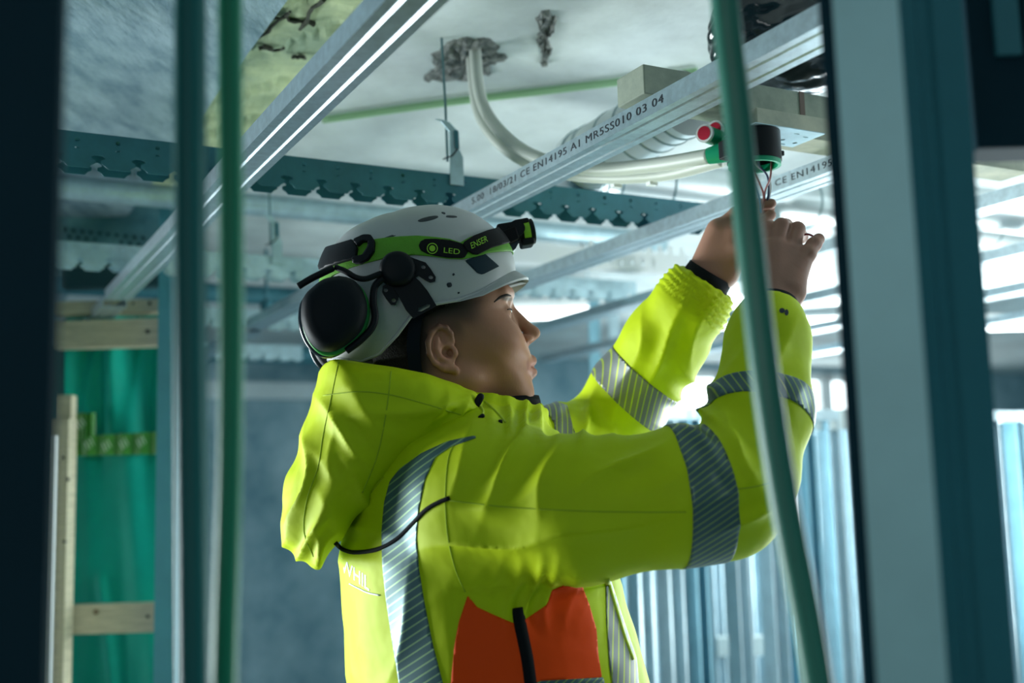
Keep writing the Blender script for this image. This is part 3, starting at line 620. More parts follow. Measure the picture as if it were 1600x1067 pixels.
def relax(V, Q, it=1, lam=0.5):
    for _ in range(it):
        S = np.zeros_like(V); c = np.zeros(len(V))
        for i in range(4):
            j = Q[:, (i+1) % 4]; k_ = Q[:, i]
            for k in range(3): S[:, k] += np.bincount(k_, weights=V[j, k], minlength=len(V))+np.bincount(j, weights=V[k_, k], minlength=len(V))
            c += np.bincount(k_, minlength=len(V))+np.bincount(j, minlength=len(V))
        V = V*(1-lam)+lam*S/np.maximum(c, 1)[:, None]
    return V
def fast_mesh(name, V, Fa, material, parent=None, smooth=True):
    me = bpy.data.meshes.new(name); V = np.asarray(V, np.float32); Fa = np.asarray(Fa, np.int32); k = Fa.shape[1]
    me.vertices.add(len(V)); me.vertices.foreach_set('co', V.ravel()); me.loops.add(Fa.size); me.loops.foreach_set('vertex_index', Fa.ravel())
    me.polygons.add(len(Fa)); me.polygons.foreach_set('loop_start', np.arange(0, Fa.size, k, dtype=np.int32)); me.update(calc_edges=True); me.validate()
    me.polygons.foreach_set('use_smooth', [smooth]*len(me.polygons))
    me.materials.append(material); o = bpy.data.objects.new(name, me); COL.objects.link(o)
    if parent: o.parent = parent; o.matrix_parent_inverse = parent.matrix_basis.inverted()
    return o
def clip_tris(V, T, s):            # keep s > 0, cut cleanly along s = 0 ; returns V, T
    inn = s > 0; c = inn[T].sum(1); keep = T[c == 3].tolist(); V = list(map(tuple, V)); cache = {}
    def cut(i, j):
        k = (min(i, j), max(i, j))
        if k not in cache:
            t = s[i]/(s[i]-s[j]); cache[k] = len(V); V.append(tuple(np.array(V[i])*(1-t)+np.array(V[j])*t))
        return cache[k]
    for t in T[(c == 1) | (c == 2)]:
        t = list(t)
        if inn[t].sum() == 1:
            while not inn[t[0]]: t = t[1:]+t[:1]
            keep.append([t[0], cut(t[0], t[1]), cut(t[0], t[2])])
        else:
            while inn[t[0]]: t = t[1:]+t[:1]
            a, b_ = cut(t[0], t[1]), cut(t[0], t[2]); keep += [[t[1], t[2], b_], [t[1], b_, a]]
    V = np.array(V); T = np.array(keep, int).reshape(-1, 3); u_, inv = np.unique(T, return_inverse=True); return V[u_], inv.reshape(-1, 3)
def project(V):
    q = np.asarray(V)-cC; z = q@cf; return np.stack([800+F*(q@cR)/z, 533.5-F*(q@cU)/z], 1)
def poly_sd(pts, poly):            # signed distance to a polygon, inside positive
    poly = np.asarray(poly, float); n = len(poly); d = np.full(len(pts), 1e9); ins = np.zeros(len(pts), bool)
    for i in range(n):
        a, b_ = poly[i], poly[(i+1) % n]; e = b_-a; w_ = pts-a; t = np.clip((w_@e)/(e@e+1e-12), 0, 1); d = np.minimum(d, np.linalg.norm(w_-t[:, None]*e, axis=1))
        cnd = ((a[1] > pts[:, 1]) != (b_[1] > pts[:, 1])); x = (b_[0]-a[0])*(pts[:, 1]-a[1])/(b_[1]-a[1]+1e-12)+a[0]; ins ^= cnd & (pts[:, 0] < x)
    return np.where(ins, d, -d)
def thick(V, T, N, off, th):       # a cut piece with its own thickness, proud of the cloth
    n = len(V); A_ = V+N*off; B_ = V+N*(off-th); T = np.asarray(T); e = np.concatenate([T[:, [0, 1]], T[:, [1, 2]], T[:, [2, 0]]]); key = np.sort(e, 1); _, idx, ct = np.unique(key, axis=0, return_index=True, return_counts=True)
    be = e[idx[ct == 1]]; F1 = [tuple(t) for t in T]+[(t[0]+n, t[2]+n, t[1]+n) for t in T]+[(x[1], x[0], x[0]+n, x[1]+n) for x in be]
    return np.concatenate([A_, B_]), F1
def biggest(V, T):                 # keep the largest connected piece
    lab = np.arange(len(V))
    while True:
        m = lab[T].min(1); new = lab.copy()
        for i in range(3): np.minimum.at(new, T[:, i], m)
        new = new[new]
        if (new == lab).all(): break
        lab = new
    k = np.bincount(lab[T[:, 0]]).argmax(); T = T[lab[T[:, 0]] == k]; u_, inv = np.unique(T, return_inverse=True); return V[u_], inv.reshape(-1, 3)
def tri_normals(V, T):
    N = np.zeros_like(V); f_ = np.cross(V[T[:, 1]]-V[T[:, 0]], V[T[:, 2]]-V[T[:, 0]])
    for i in range(3):
        for k in range(3): N[:, k] += np.bincount(T[:, i], weights=f_[:, k], minlength=len(V))
    return N/(np.linalg.norm(N, axis=1)[:, None]+1e-12)

# ================================================================== PERSON
class Plane:                        # an upright plane of symmetry seen side-on: px -> (a, b), plus lateral offset l (away from the camera)
    def __init__(s, px, py, Y, yaw):
        s.o = P(px, py, Y); s.g = np.array([math.cos(yaw), math.sin(yaw), 0]); s.l = np.array([-math.sin(yaw), math.cos(yaw), 0])
    def __call__(s, x, y, l=0.0, at=None):
        at = l if at is None else at
        d = ray(x, y); t = float((s.o+s.l*at-cC)@s.l)/float(d@s.l); return cC+d*t+s.l*(l-at)
    def ab(s, p): q = np.asarray(p)-s.o; return q@s.g, q[..., 2], q@s.l
    def pt(s, a, b_, l): return s.o+s.g*a+gz*b_+s.l*l
    def fields(s, G): 
        q0 = G[0]-np.float32(s.o[0]); q1 = G[1]-np.float32(s.o[1]); return q0*np.float32(s.g[0])+q1*np.float32(s.g[1]), G[2]-np.float32(s.o[2]), q0*np.float32(s.l[0])+q1*np.float32(s.l[1])
HP = Plane(700, 540, 1.66, math.radians(7))
TP = Plane(745, 800, 1.68, math.radians(16))
person = empty('person', (TP.o[0], TP.o[1], 0), 'worker in a yellow-green high-visibility jacket reaching up with both hands', 'person')
SKIN = bpy.data.materials.new('skin'); SKIN.use_nodes = True; nt = SKIN.node_tree; bs = nt.nodes['Principled BSDF']; bs.inputs['Roughness'].default_value = 0.55; bs.inputs['Specular IOR Level'].default_value = 0.32
bs.inputs['Subsurface Weight'].default_value = 0.12; bs.inputs['Subsurface Radius'].default_value = (0.010, 0.004, 0.002); bs.inputs['Subsurface Scale'].default_value = 1.0
at_ = nt.nodes.new('ShaderNodeVertexColor'); at_.layer_name = 'tone'; nz_ = nt.nodes.new('ShaderNodeTexNoise'); nz_.inputs['Scale'].default_value = 220; nz_.inputs['Detail'].default_value = 3
bp_ = nt.nodes.new('ShaderNodeBump'); bp_.inputs['Strength'].default_value = 0.10; bp_.inputs['Distance'].default_value = 0.002; nt.links.new(nz_.outputs['Fac'], bp_.inputs['Height']); nt.links.new(bp_.outputs[0], bs.inputs['Normal']); nt.links.new(at_.outputs['Color'], bs.inputs['Base Color'])
SK = np.array([0.40, 0.19, 0.118])

def polar(center, pts, n=720):      # closed outline as radius over angle
    a0, b0 = center; q = np.array([[p[0]-a0, p[1]-b0] for p in pts]); th = np.arctan2(q[:, 1], q[:, 0]); r = np.hypot(q[:, 0], q[:, 1]); o = np.argsort(th); th, r = th[o], r[o]
    t = np.linspace(-math.pi, math.pi, n+1); rr = np.interp(t, np.concatenate([th-2*math.pi, th, th+2*math.pi]), np.tile(r, 3)); k = np.ones(9)/9; rr2 = np.convolve(np.concatenate([rr[-10:-1], rr, rr[1:10]]), k, 'same')[9:-9]; return t, rr2
def hab(x, y, pl=HP, at=0.0): a, b_, _ = pl.ab(pl(x, y, at)); return (float(a), float(b_))
hc = hab(705, 505)
head_out = [hab(*p) for p in [(786, 441), (794, 451), (799, 462), (798, 474), (797, 486), (803, 500), (811, 518), (819, 532), (825, 545), (829, 556), (829, 566), (826, 574), (828, 583), (826, 594), (828, 604), (830, 614), (828, 624), (819, 633), (800, 640), (770, 646), (740, 650), (705, 655), (660, 650), (625, 625), (598, 590), (582, 550), (575, 505), (578, 460), (595, 415), (625, 382), (670, 362), (715, 364), (752, 384), (774, 412)]]
ht, hr = polar(hc, head_out)
def H(x, y, l=0.0): return HP(x, y, l, 0.0 if abs(l) < 0.06 else l)
def sd_head(G):
    a, b_, l = HP.fields(G); qa = a-hc[0]; qb = b_-hc[1]; th = np.arctan2(qb, qa); rho = np.sqrt(qa**2+qb**2)+1e-6; r = np.interp(th, ht, hr)
    yb = np.array([-0.12, -0.095, -0.06, -0.02, 0.03, 0.09, 0.16]); wv = np.array([0.046, 0.052, 0.061, 0.070, 0.076, 0.077, 0.074]); W = np.interp(b_, yb, wv)
    n = 2.25; e = ((rho/r)**n+(np.abs(l)/W)**n)**(1/n); d = (e-1)*np.minimum(r, W*1.15)
    d = smin(d, rcone(G, H(672, 590), 0.060, H(690, 740), 0.066), 0.03)
    for s in (-1, 1):
        d = smin(d, ellip(G, H(772, 540, s*0.040), (0.028, 0.026, 0.022)), 0.03)                   # cheekbone
        d = smin(d, ellip(G, H(722, 598, s*0.047), (0.024, 0.022, 0.014)), 0.03)                   # jaw angle
        d = smin(d, rcone(G, H(792, 461, s*0.010), 0.0075, H(780, 464, s*0.046), 0.006), 0.014)     # brow
        d = smax(d, -ellip(G, H(804, 490, s*0.035), (0.016, 0.0085, 0.017)), 0.010)                 # socket
        ey = H(781, 494, s*0.032); lid = rcone(G, ey, 0.0140, ey, 0.0140)
        sl = ellip(G, H(800, 494, s*0.034), (0.014, 0.0036, 0.015)); lid = smax(lid, -sl, 0.0015); d = smin(d, lid, 0.004)
    d = smin(d, rcone(G, H(796, 482), 0.0070, H(829, 517), 0.0088), 0.010)                          # nose bridge
    d = smin(d, rcone(G, H(835, 521), 0.0088, H(824, 532), 0.0070), 0.008)
    for s in (-1, 1):
        d = smin(d, ellip(G, H(821, 531, s*0.0115), (0.0100, 0.0078, 0.0058)), 0.006)
    for s in (-1, 1):
        d = smax(d, -ellip(G, H(830, 538, s*0.0065), (0.0062, 0.0040, 0.0034)), 0.003)
        d = smax(d, -rcone(G, H(812, 523, s*0.0195), 0.0022, H(817, 540, s*0.0195), 0.0022), 0.005)
    for s in (-1, 1):
        d = smin(d, rcone(G, H(830.5, 563.5), 0.0066, H(820, 569, s*0.021), 0.0034), 0.006)
        d = smin(d, rcone(G, H(830.5, 581.5), 0.0072, H(820, 577, s*0.020), 0.0034), 0.006)
    d = smin(d, ellip(G, H(815, 612), (0.0150, 0.0150, 0.020)), 0.014)
    for s in (-1, 1):
        d = smax(d, -rcone(G, H(839, 573), 0.0016, H(814, 575, s*0.025), 0.0018), 0.003)
    # ear (each side)
    for s in (-1, 1):
        E_ = lambda x, y, k=0.0: HP(x, y, s*(0.079+k), -0.08)
        tl = math.radians(16); ga = HP.g*math.cos(tl)+gz*math.sin(-tl)*-1; 
        axu = gz*math.cos(tl)-HP.g*math.sin(tl); axf = HP.g*math.cos(tl)+gz*math.sin(tl)
        plate = ellip(G, E_(690, 545, -0.002), (0.0185, 0.0320, 0.0065), (axf, axu, HP.l))
        con = smin(ellip(G, E_(699, 551, 0.005), (0.0085, 0.0095, 0.0085), (axf, axu, HP.l)), ellip(G, E_(691, 528, 0.006), (0.0055, 0.0100, 0.0055), (axf, axu, HP.l)), 0.003)
        ear = smax(plate, -con, 0.003)
        rim = [(707, 533, -0.002), (704, 521, 0.002), (697, 513, 0.004), (685, 511, 0.005), (674, 520, 0.006), (668.5, 536, 0.006), (670.5, 553, 0.005), (679, 567, 0.003), (692, 575, 0.001)]
        for i in range(len(rim)-1): ear = smin(ear, rcone(G, E_(*rim[i]), 0.0040, E_(*rim[i+1]), 0.0040), 0.003)
        ear = smin(ear, rcone(G, E_(694, 574, -0.001), 0.0055, E_(711, 577, -0.004), 0.0062), 0.005)
        ah = [(683, 527, 0.003), (682, 545, 0.004), (687, 558, 0.003), (699, 564, 0.001)]
        for i in range(len(ah)-1): ear = smin(ear, rcone(G, E_(*ah[i]), 0.0030, E_(*ah[i+1]), 0.0030), 0.004)
        ear = smin(ear, ellip(G, E_(711, 550, -0.002), (0.0045, 0.0070, 0.0050), (axf, axu, HP.l)), 0.005)
        ear = smax(ear, -ellip(G, E_(703, 551, -0.002), (0.0045, 0.0052, 0.0065), (axf, axu, HP.l)), 0.002)
        d = smin(d, ear, 0.005)
    return d
lo = np.array([-0.42, 1.50, 1.46]); hi = np.array([0.06, 1.80, 1.84])
a_ = HP(560, 700); c_ = HP(860, 340)
VH, QH = nets(sd_head, [a_[0]-0.02, HP.o[1]-0.115, 1.455], [c_[0]+0.02, HP.o[1]+0.125, c_[2]+0.02], 0.0019)
VH = relax(VH, QH, 1, 0.4)
pxh = project(VH); lat = (VH-HP.o)@HP.l
def tones(V, px, lat):
    c = np.tile(SK, (len(V), 1)); x, y = px[:, 0], px[:, 1]
    def bl(m, col):
        m = np.clip(m, 0, 1)[:, None]; return c*(1-m)+np.array(col)*m
    sg = lambda t: 1/(1+np.exp(-t))
    rd = np.exp(-(((x-818)/22)**2+((y-532)/16)**2)); c = bl(0.35*rd, (0.50, 0.20, 0.13))
    rd = np.exp(-(((x-775)/34)**2+((y-570)/38)**2)); c = bl(0.35*rd, (0.54, 0.22, 0.14))
    ear = np.exp(-(((x-690)/24)**2+((y-547)/38)**2)**2)*(np.abs(lat) > 0.07); c = bl(0.5*ear, (0.52, 0.22, 0.15))
    lips = np.exp(-(((x-834)/12)**2+((y-573)/14)**2)**2)*(np.abs(lat) < 0.03); c = bl(0.6*lips, (0.46, 0.17, 0.14))
    nonear = (1-ear)
    hm = np.maximum.reduce([sg((505-y)/6)*sg((752-x)/7)*0.95, sg((528-y)/7)*sg((724-x)/4)*0.75, sg((676-x)/5)*sg((590-y)/9)*0.95, sg((668-x)/5)*sg((612-y)/9)*0.6])
    c = bl(hm*nonear, (0.030, 0.026, 0.022))
    brow = np.exp(-(((x-790)/12)**2+((y-466-0.15*(x-790))/4.2)**2)**2)*(np.abs(lat) > 0.012); c = bl(0.85*brow, (0.05, 0.035, 0.025))
    return c
TH = tones(VH, pxh, lat)

# hands: capsules from pixel + distance
def chain(G, d, pts, k=0.006):
    for i in range(len(pts)-1): 
        e = rcone(G, P(*pts[i][:3]), pts[i][3], P(*pts[i+1][:3]), pts[i+1][3]); d = e if d is None else smin(d, e, k)
    return d
def sd_rhand(G):
    d = chain(G, None, [(1200, 560, 1.485, 0.030), (1204, 490, 1.525, 0.029)], 0.01)
    d = smin(d, rcone(G, P(1188, 480, 1.535), 0.022, P(1190, 395, 1.575), 0.017), 0.012)
    d = smin(d, rcone(G, P(1222, 480, 1.53), 0.023, P(1232, 398, 1.570), 0.017), 0.014)
    d = smin(d, rcone(G, P(1205, 470, 1.53), 0.021, P(1211, 392, 1.567), 0.018), 0.014)
    d = smin(d, rcone(G, P(1240, 455, 1.535), 0.017, P(1248, 415, 1.56), 0.013), 0.014)
    fing = [[(1234, 395, 1.570, 0.0135), (1246, 358, 1.585, 0.0105), (1252, 370, 1.615, 0.0092), (1236, 378, 1.640, 0.0080)],
            [(1212, 392, 1.568, 0.0140), (1221, 353, 1.580, 0.0110), (1228, 352, 1.615, 0.0095), (1216, 368, 1.640, 0.0085)],
            [(1193, 395, 1.575, 0.0130), (1199, 357, 1.590, 0.0105), (1204, 355, 1.622, 0.0092), (1196, 370, 1.645, 0.0080)],
            [(1176, 402, 1.585, 0.0120), (1178, 370, 1.603, 0.0092), (1184, 368, 1.630, 0.0080), (1180, 380, 1.650, 0.0072)]]
    for f_ in fing:
        g_ = chain(G, None, f_, 0.004); d = smin(d, g_, 0.0045)
    th_ = chain(G, None, [(1244, 425, 1.555, 0.0150), (1262, 397, 1.562, 0.0112), (1272, 382, 1.575, 0.0100), (1279, 374, 1.585, 0.0088)], 0.005)
    return smin(d, th_, 0.008)
def sd_lhand(G):
    d = chain(G, None, [(1070, 490, 1.80, 0.032), (1105, 436, 1.785, 0.030)], 0.01)
    d = smin(d, rcone(G, P(1100, 425, 1.785), 0.026, P(1124, 362, 1.765), 0.022), 0.014)
    d = smin(d, rcone(G, P(1124, 425, 1.775), 0.026, P(1150, 365, 1.752), 0.020), 0.014)
    d = smin(d, rcone(G, P(1136, 428, 1.772), 0.019, P(1156, 392, 1.745), 0.015), 0.012)
    fing = [[(1128, 356, 1.765, 0.0150), (1150, 334, 1.755, 0.0110), (1182, 320, 1.750, 0.0095), (1205, 318, 1.742, 0.0080)],
            [(1140, 352, 1.768, 0.0140), (1165, 330, 1.770, 0.0110), (1190, 330, 1.768, 0.0090), (1203, 326, 1.756, 0.0078)],
            [(1150, 360, 1.775, 0.0130), (1178, 342, 1.782, 0.0105), (1198, 350, 1.776, 0.0088), (1192, 368, 1.765, 0.0078)],
            [(1155, 375, 1.780, 0.0120), (1180, 362, 1.790, 0.0092), (1194, 372, 1.784, 0.0080), (1188, 385, 1.775, 0.0072)]]
    for f_ in fing:
        g_ = chain(G, None, f_, 0.004); d = smin(d, g_, 0.0045)
    th_ = chain(G, None, [(1150, 400, 1.755, 0.0150), (1172, 368, 1.735, 0.0112), (1192, 348, 1.732, 0.0100), (1204, 336, 1.735, 0.0085)], 0.005)
    return smin(d, th_, 0.008)
def box_of(pts, pad): A_ = np.array(pts); return A_.min(0)-pad, A_.max(0)+pad
l1, h1 = box_of([P(1150, 545, 1.49), P(1290, 340, 1.66), P(1160, 400, 1.5)], 0.03); VR, QR = nets(sd_rhand, l1, h1, 0.0019)
l2, h2 = box_of([P(1060, 480, 1.80), P(1215, 305, 1.72), P(1215, 440, 1.80), P(1080, 330, 1.8)], 0.03); VL, QL = nets(sd_lhand, l2, h2, 0.0019)
# the rest of the body, under the clothes
near_arm = [(760, 775, 1.49, 0.060), (905, 797, 1.42, 0.052), (1120, 768, 1.41, 0.045), (1150, 745, 1.42, 0.044), (1188, 640, 1.45, 0.040), (1200, 540, 1.495, 0.030)]
far_arm = [(820, 715, 1.86, 0.060), (932, 692, 1.97, 0.048), (985, 615, 1.915, 0.042), (1075, 485, 1.80, 0.031)]
def sd_body(G):
    d = None
    for (q0, r0_, q1, r1_) in [((0, 0, -0.55), 0.15, (0, 0, -0.1), 0.14), ((0, -0.07, -0.05), 0.12, (0, 0.07, -0.05), 0.12), ((0.0, 0.0, 0.0), 0.10, (-0.02, 0, 0.17), 0.055)]:
        e = rcone(G, TP.pt(*[q0[0], q0[2], q0[1]]), r0_, TP.pt(*[q1[0], q1[2], q1[1]]), r1_); d = e if d is None else smin(d, e, 0.05)
    d = chain(G, d, near_arm, 0.03); d = chain(G, d, far_arm, 0.03)
    for s in (-1, 1):
        hip = TP.pt(0.0, 0.86-TP.o[2], s*0.10); kn = TP.pt(0.03, 0.47-TP.o[2], s*0.12); an = TP.pt(0.0, 0.09-TP.o[2], s*0.13); toe = TP.pt(0.13, 0.05-TP.o[2], s*0.15)
        for (q0, r0_, q1, r1_) in [(hip, 0.095, kn, 0.06), (kn, 0.06, an, 0.042), (an, 0.04, toe, 0.03)]: d = smin(d, rcone(G, q0, r0_, q1, r1_), 0.03)
    return d
VB, QB = nets(sd_body, [TP.o[0]-0.28, 1.28, 0.0], [TP.o[0]+0.58, 2.1, 1.66], 0.013)
nb = [len(VH), len(VR), len(VL)]
VA = np.concatenate([VH, VR, VL, VB]); QA = np.concatenate([QH, QR+nb[0], QL+nb[0]+nb[1], QB+sum(nb)])
body = fast_mesh('body', VA, QA, SKIN, person)
hand_t = lambda V: np.tile(np.array([0.35, 0.175, 0.122]), (len(V), 1))
cols = np.concatenate([TH, hand_t(VR), hand_t(VL), hand_t(VB)])
ca = body.data.color_attributes.new('tone', 'FLOAT_COLOR', 'POINT'); ca.data.foreach_set('color', np.concatenate([cols, np.ones((len(cols), 1))], 1).astype(np.float32).ravel())
# eyes
EYE = mat('eye_white', (0.45, 0.43, 0.42), 0.15, coat=1.0); IRIS = mat('iris', (0.05, 0.06, 0.07), 0.1, coat=1.0)
for s in (-1, 1):
    c = H(781, 494, s*0.032); bm = bmesh.new(); bmesh.ops.create_uvsphere(bm, u_segments=24, v_segments=16, radius=0.0126, matrix=Matrix.Translation(Vector(c))); me = bpy.data.meshes.new('eyeball'); 
    for f_ in bm.faces: f_.smooth = True
    bm.to_mesh(me); bm.free(); me.materials.append(EYE); e_ = bpy.data.objects.new('eyeball', me); COL.objects.link(e_); e_.parent = person; e_.matrix_parent_inverse = person.matrix_basis.inverted()
    look = HP.g*0.95+gz*0.30; look = look/np.linalg.norm(look); c2 = c+look*0.0088; bm = bmesh.new(); bmesh.ops.create_uvsphere(bm, u_segments=16, v_segments=10, radius=0.0060, matrix=Matrix.Translation(Vector(c2))); me = bpy.data.meshes.new('iris')
    for f_ in bm.faces: f_.smooth = True
    bm.to_mesh(me); bm.free(); me.materials.append(IRIS); i_ = bpy.data.objects.new('iris', me); COL.objects.link(i_); i_.parent = e_
    lash = []
    for k in range(3, 11):
        f_ = math.radians(-12+7.5*k); el = math.radians(17-0.04*(k-4)**2*4); lash.append(c+0.0150*(math.cos(f_)*math.cos(el)*HP.g+math.sin(el)*gz+math.sin(f_)*math.cos(el)*s*HP.l))
    b = MB(); b.tube(lash, 0.0009, 6); b.build('eyelashes', mat('lash_dark', (0.012, 0.010, 0.009), 0.8), e_)
    bvh_head = bvh_head if s == 1 else BVHTree.FromPolygons([tuple(v) for v in VH], [tuple(q) for q in QH])
    if s == -1: brow_pts = [q for q in [(lambda r_: None if r_[0] is None else np.array(r_[0]))(bvh_head.ray_cast(Vector(cC), Vector(ray(p_[0], p_[1])).normalized())) for p_ in bez([np.array(q_+(0.0,)) for q_ in [(798, 462), (791, 461), (781, 465), (772, 472)]], 5)] if q is not None]
    bw = brow_pts if s == -1 else [q-2*float((q-HP.o)@HP.l)*HP.l for q in brow_pts]
    if len(bw) > 3: b = MB(); b.tube(bw, [0.0008+0.0013*math.sin(math.pi*min(1, (k+1)/len(bw))) for k in range(len(bw))], 8); b.build('eyebrow', mat('brow_hair', (0.025, 0.018, 0.014), 0.8, noise=0.5, nscale=500, bump=0.6, bscale=600), person, True)
# hair: close-cropped shell over the back and sides of the head
TRI = np.concatenate([QH[:, [0, 1, 2]], QH[:, [0, 2, 3]]]); NH = vnormals(VH, QH)
earm = np.exp(-(((pxh[:, 0]-690)/28)**2+((pxh[:, 1]-547)/42)**2)**2)
sh = np.minimum.reduce([np.where(pxh[:, 0] < 650, 655-pxh[:, 0], np.minimum(735-pxh[:, 0], 502-(pxh[:, 0]-650)*0.48-pxh[:, 1])), 596-pxh[:, 1]])-earm*60
sh[pxh[:, 1] > 596] = -5
Vh, Th = clip_tris(VH+NH*0.0025, TRI, sh); HAIR = mat('dark_cropped_hair', (0.022, 0.018, 0.015), 0.7, noise=0.5, nscale=300, bump=0.8, bscale=400)
fast_mesh('hair', Vh, Th, HAIR, person)

# ------------------------------------------------------------------ clothes
def hivis(name, col, dark):
    m = bpy.data.materials.new(name); m.use_nodes = True; nt = m.node_tree; b = nt.nodes['Principled BSDF']; b.inputs['Roughness'].default_value = 0.62; b.inputs['Base Color'].default_value = (*col, 1)
    b.inputs['Specular IOR Level'].default_value = 0.22
    tc = nt.nodes.new('ShaderNodeTexCoord'); n = nt.nodes.new('ShaderNodeTexNoise'); n.inputs['Scale'].default_value = 9; n.inputs['Detail'].default_value = 3
    mp = nt.nodes.new('ShaderNodeMapping'); mp.inputs['Scale'].default_value = (1, 1, 1.0); nt.links.new(tc.outputs['Object'], mp.inputs[0]); nt.links.new(mp.outputs[0], n.inputs['Vector'])
    wv_ = nt.nodes.new('ShaderNodeTexNoise'); wv_.inputs['Scale'].default_value = 900; nt.links.new(tc.outputs['Object'], wv_.inputs['Vector'])
    b1 = nt.nodes.new('ShaderNodeBump'); b1.inputs['Strength'].default_value = 0.25; b1.inputs['Distance'].default_value = 0.03; nt.links.new(n.outputs['Fac'], b1.inputs['Height'])
    b2 = nt.nodes.new('ShaderNodeBump'); b2.inputs['Strength'].default_value = 0.12; b2.inputs['Distance'].default_value = 0.001; nt.links.new(wv_.outputs['Fac'], b2.inputs['Height']); nt.links.new(b1.outputs[0], b2.inputs['Normal']); nt.links.new(b2.outputs[0], b.inputs['Normal'])
    MATS[name] = m; return m
YEL = hivis('hivis_yellow', (0.54, 0.67, 0.003), None); ORG = hivis('hivis_orange', (1.0, 0.075, 0.0), None)
def tape_mat(name, nvec, freq, base=(0.075, 0.135, 0.15), line=(0.30, 0.42, 0.12)):
    m = bpy.data.materials.new(name); m.use_nodes = True; nt = m.node_tree; b = nt.nodes['Principled BSDF']; b.inputs['Roughness'].default_value = 0.42; b.inputs['Metallic'].default_value = 0.35
    tc = nt.nodes.new('ShaderNodeTexCoord'); dp = nt.nodes.new('ShaderNodeVectorMath'); dp.operation = 'DOT_PRODUCT'; dp.inputs[1].default_value = tuple(float(c*freq) for c in nvec); nt.links.new(tc.outputs['Object'], dp.inputs[0])
    fr = nt.nodes.new('ShaderNodeMath'); fr.operation = 'FRACT'; nt.links.new(dp.outputs['Value'], fr.inputs[0])
    r = nt.nodes.new('ShaderNodeValToRGB'); r.color_ramp.interpolation = 'LINEAR'; e = r.color_ramp.elements; e[0].position = 0.76; e[0].color = (*base, 1); e[1].position = 0.84; e[1].color = (*line, 1); nt.links.new(fr.outputs[0], r.inputs[0]); nt.links.new(r.outputs[0], b.inputs['Base Color'])
    return m
zy = lambda y, x=760: float(P(x, y, 1.68)[2])
def tp_c(x, y): a, b_, _ = TP.ab(TP(x, y)); return float(a)
tab = [(640, 742, 0.080, 0.115), (668, 735, 0.110, 0.165), (700, 728, 0.145, 0.205), (760, 726, 0.172, 0.225), (860, 738, 0.190, 0.245), (950, 752, 0.198, 0.250), (1067, 774, 0.208, 0.255)]
zt_ = np.array([zy(t[0]) for t in tab][::-1]); ct_ = np.array([tp_c(t[1], t[0]) for t in tab][::-1]); hd_ = np.array([t[2] for t in tab][::-1]); hw_ = np.array([t[3] for t in tab][::-1])
def sd_jacket(G, inner=False):
    a, b_, l = TP.fields(G); z = G[2]; c = np.interp(z, zt_, ct_); hd = np.interp(z, zt_, hd_); hw = np.interp(z, zt_, hw_); n = 2.3
    d = (((np.abs(a-c)/hd)**n+(np.abs(l)/hw)**n)**(1/n)-1)*np.minimum(hd, hw); d = np.maximum(d, z-zy(650)); d = smax(d, 0.80-z, 0.02)
    d = smin(d, rcone(G, P(705, 730, 1.66), 0.085, P(770, 775, 1.50), 0.098), 0.05)
    d = smin(d, rcone(G, P(760, 720, 1.74), 0.085, P(845, 706, 1.85), 0.068), 0.05)
    # sleeves
    nsl = [(765, 790, 1.485, 0.100), (905, 797, 1.425, 0.090), (1060, 776, 1.40, 0.081), (1125, 768, 1.40, 0.080), (1152, 742, 1.415, 0.071), (1187, 640, 1.45, 0.0645), (1201, 530, 1.497, 0.0540), (1205, 482, 1.522, 0.0400)]
    def endcut(q, p0, p1):
        e = P(*p0); n_ = P(*p1)-e; n_ = n_/np.linalg.norm(n_); return smax(q, (G[0]-e[0])*n_[0]+(G[1]-e[1])*n_[1]+(G[2]-e[2])*n_[2]-0.002, 0.006)
    sl = endcut(chain(G, None, nsl, 0.018), (1205, 482, 1.522), (1206, 455, 1.535)); d = smin(d, sl, 0.022)
    fsl = [(850, 704, 1.85, 0.074), (935, 692, 1.955, 0.080), (985, 615, 1.915, 0.0715), (1040, 535, 1.845, 0.0685), (1078, 478, 1.80, 0.0605), (1085, 466, 1.795, 0.0535), (1101, 440, 1.785, 0.0500)]
    f2 = endcut(chain(G, None, fsl, 0.016), (1101, 440, 1.785), (1116, 417, 1.777)); d = smin(d, f2, 0.02)
    # collar, a hollow ring round the neck
    ax0 = TP(748, 700); ax1 = TP(772, 612); col = rcone(G, ax0, 0.105, ax1, 0.082)
    col = smin(col, rcone(G, TP(790, 690), 0.055, TP(816, 626), 0.034), 0.03)
    up = (ax1-ax0)/np.linalg.norm(ax1-ax0); tl = gz*0.97+TP.g*0.16; top = (G[0]-ax1[0])*tl[0]+(G[1]-ax1[1])*tl[1]+(G[2]-ax1[2])*tl[2]+0.012
    d = smin(d, smax(col, top, 0.004), 0.018)
    hole = smin(rcone(G, TP(752, 690), 0.070, TP(770, 560), 0.080), rcone(G, TP(790, 670), 0.035, TP(812, 560), 0.050), 0.02); d = smax(d, -hole, 0.004)
    return d
def folds(V, N, spec):            # soft cloth folds: (px centre, radius px, wave direction px, wavelength px, height)
    px = project(V); face = np.clip(-(N@cf)*2+0.6, 0, 1); D = np.zeros(len(V))
    for (cx, cy, rx, ry, ang, wl, hgt, warp) in spec:
        dx, dy = px[:, 0]-cx, px[:, 1]-cy; wgt = np.exp(-((dx/rx)**2+(dy/ry)**2)); ca_, sa_ = math.cos(ang), math.sin(ang); s = dx*ca_+dy*sa_; t = -dx*sa_+dy*ca_
        ph = 2*math.pi*s/wl+warp*np.sin(t/wl*1.7+cx)+0.8*np.sin(s/wl*2.3+t/wl); D += hgt*wgt*(np.abs(np.sin(ph/2))**0.8*-1+0.6)
    return D
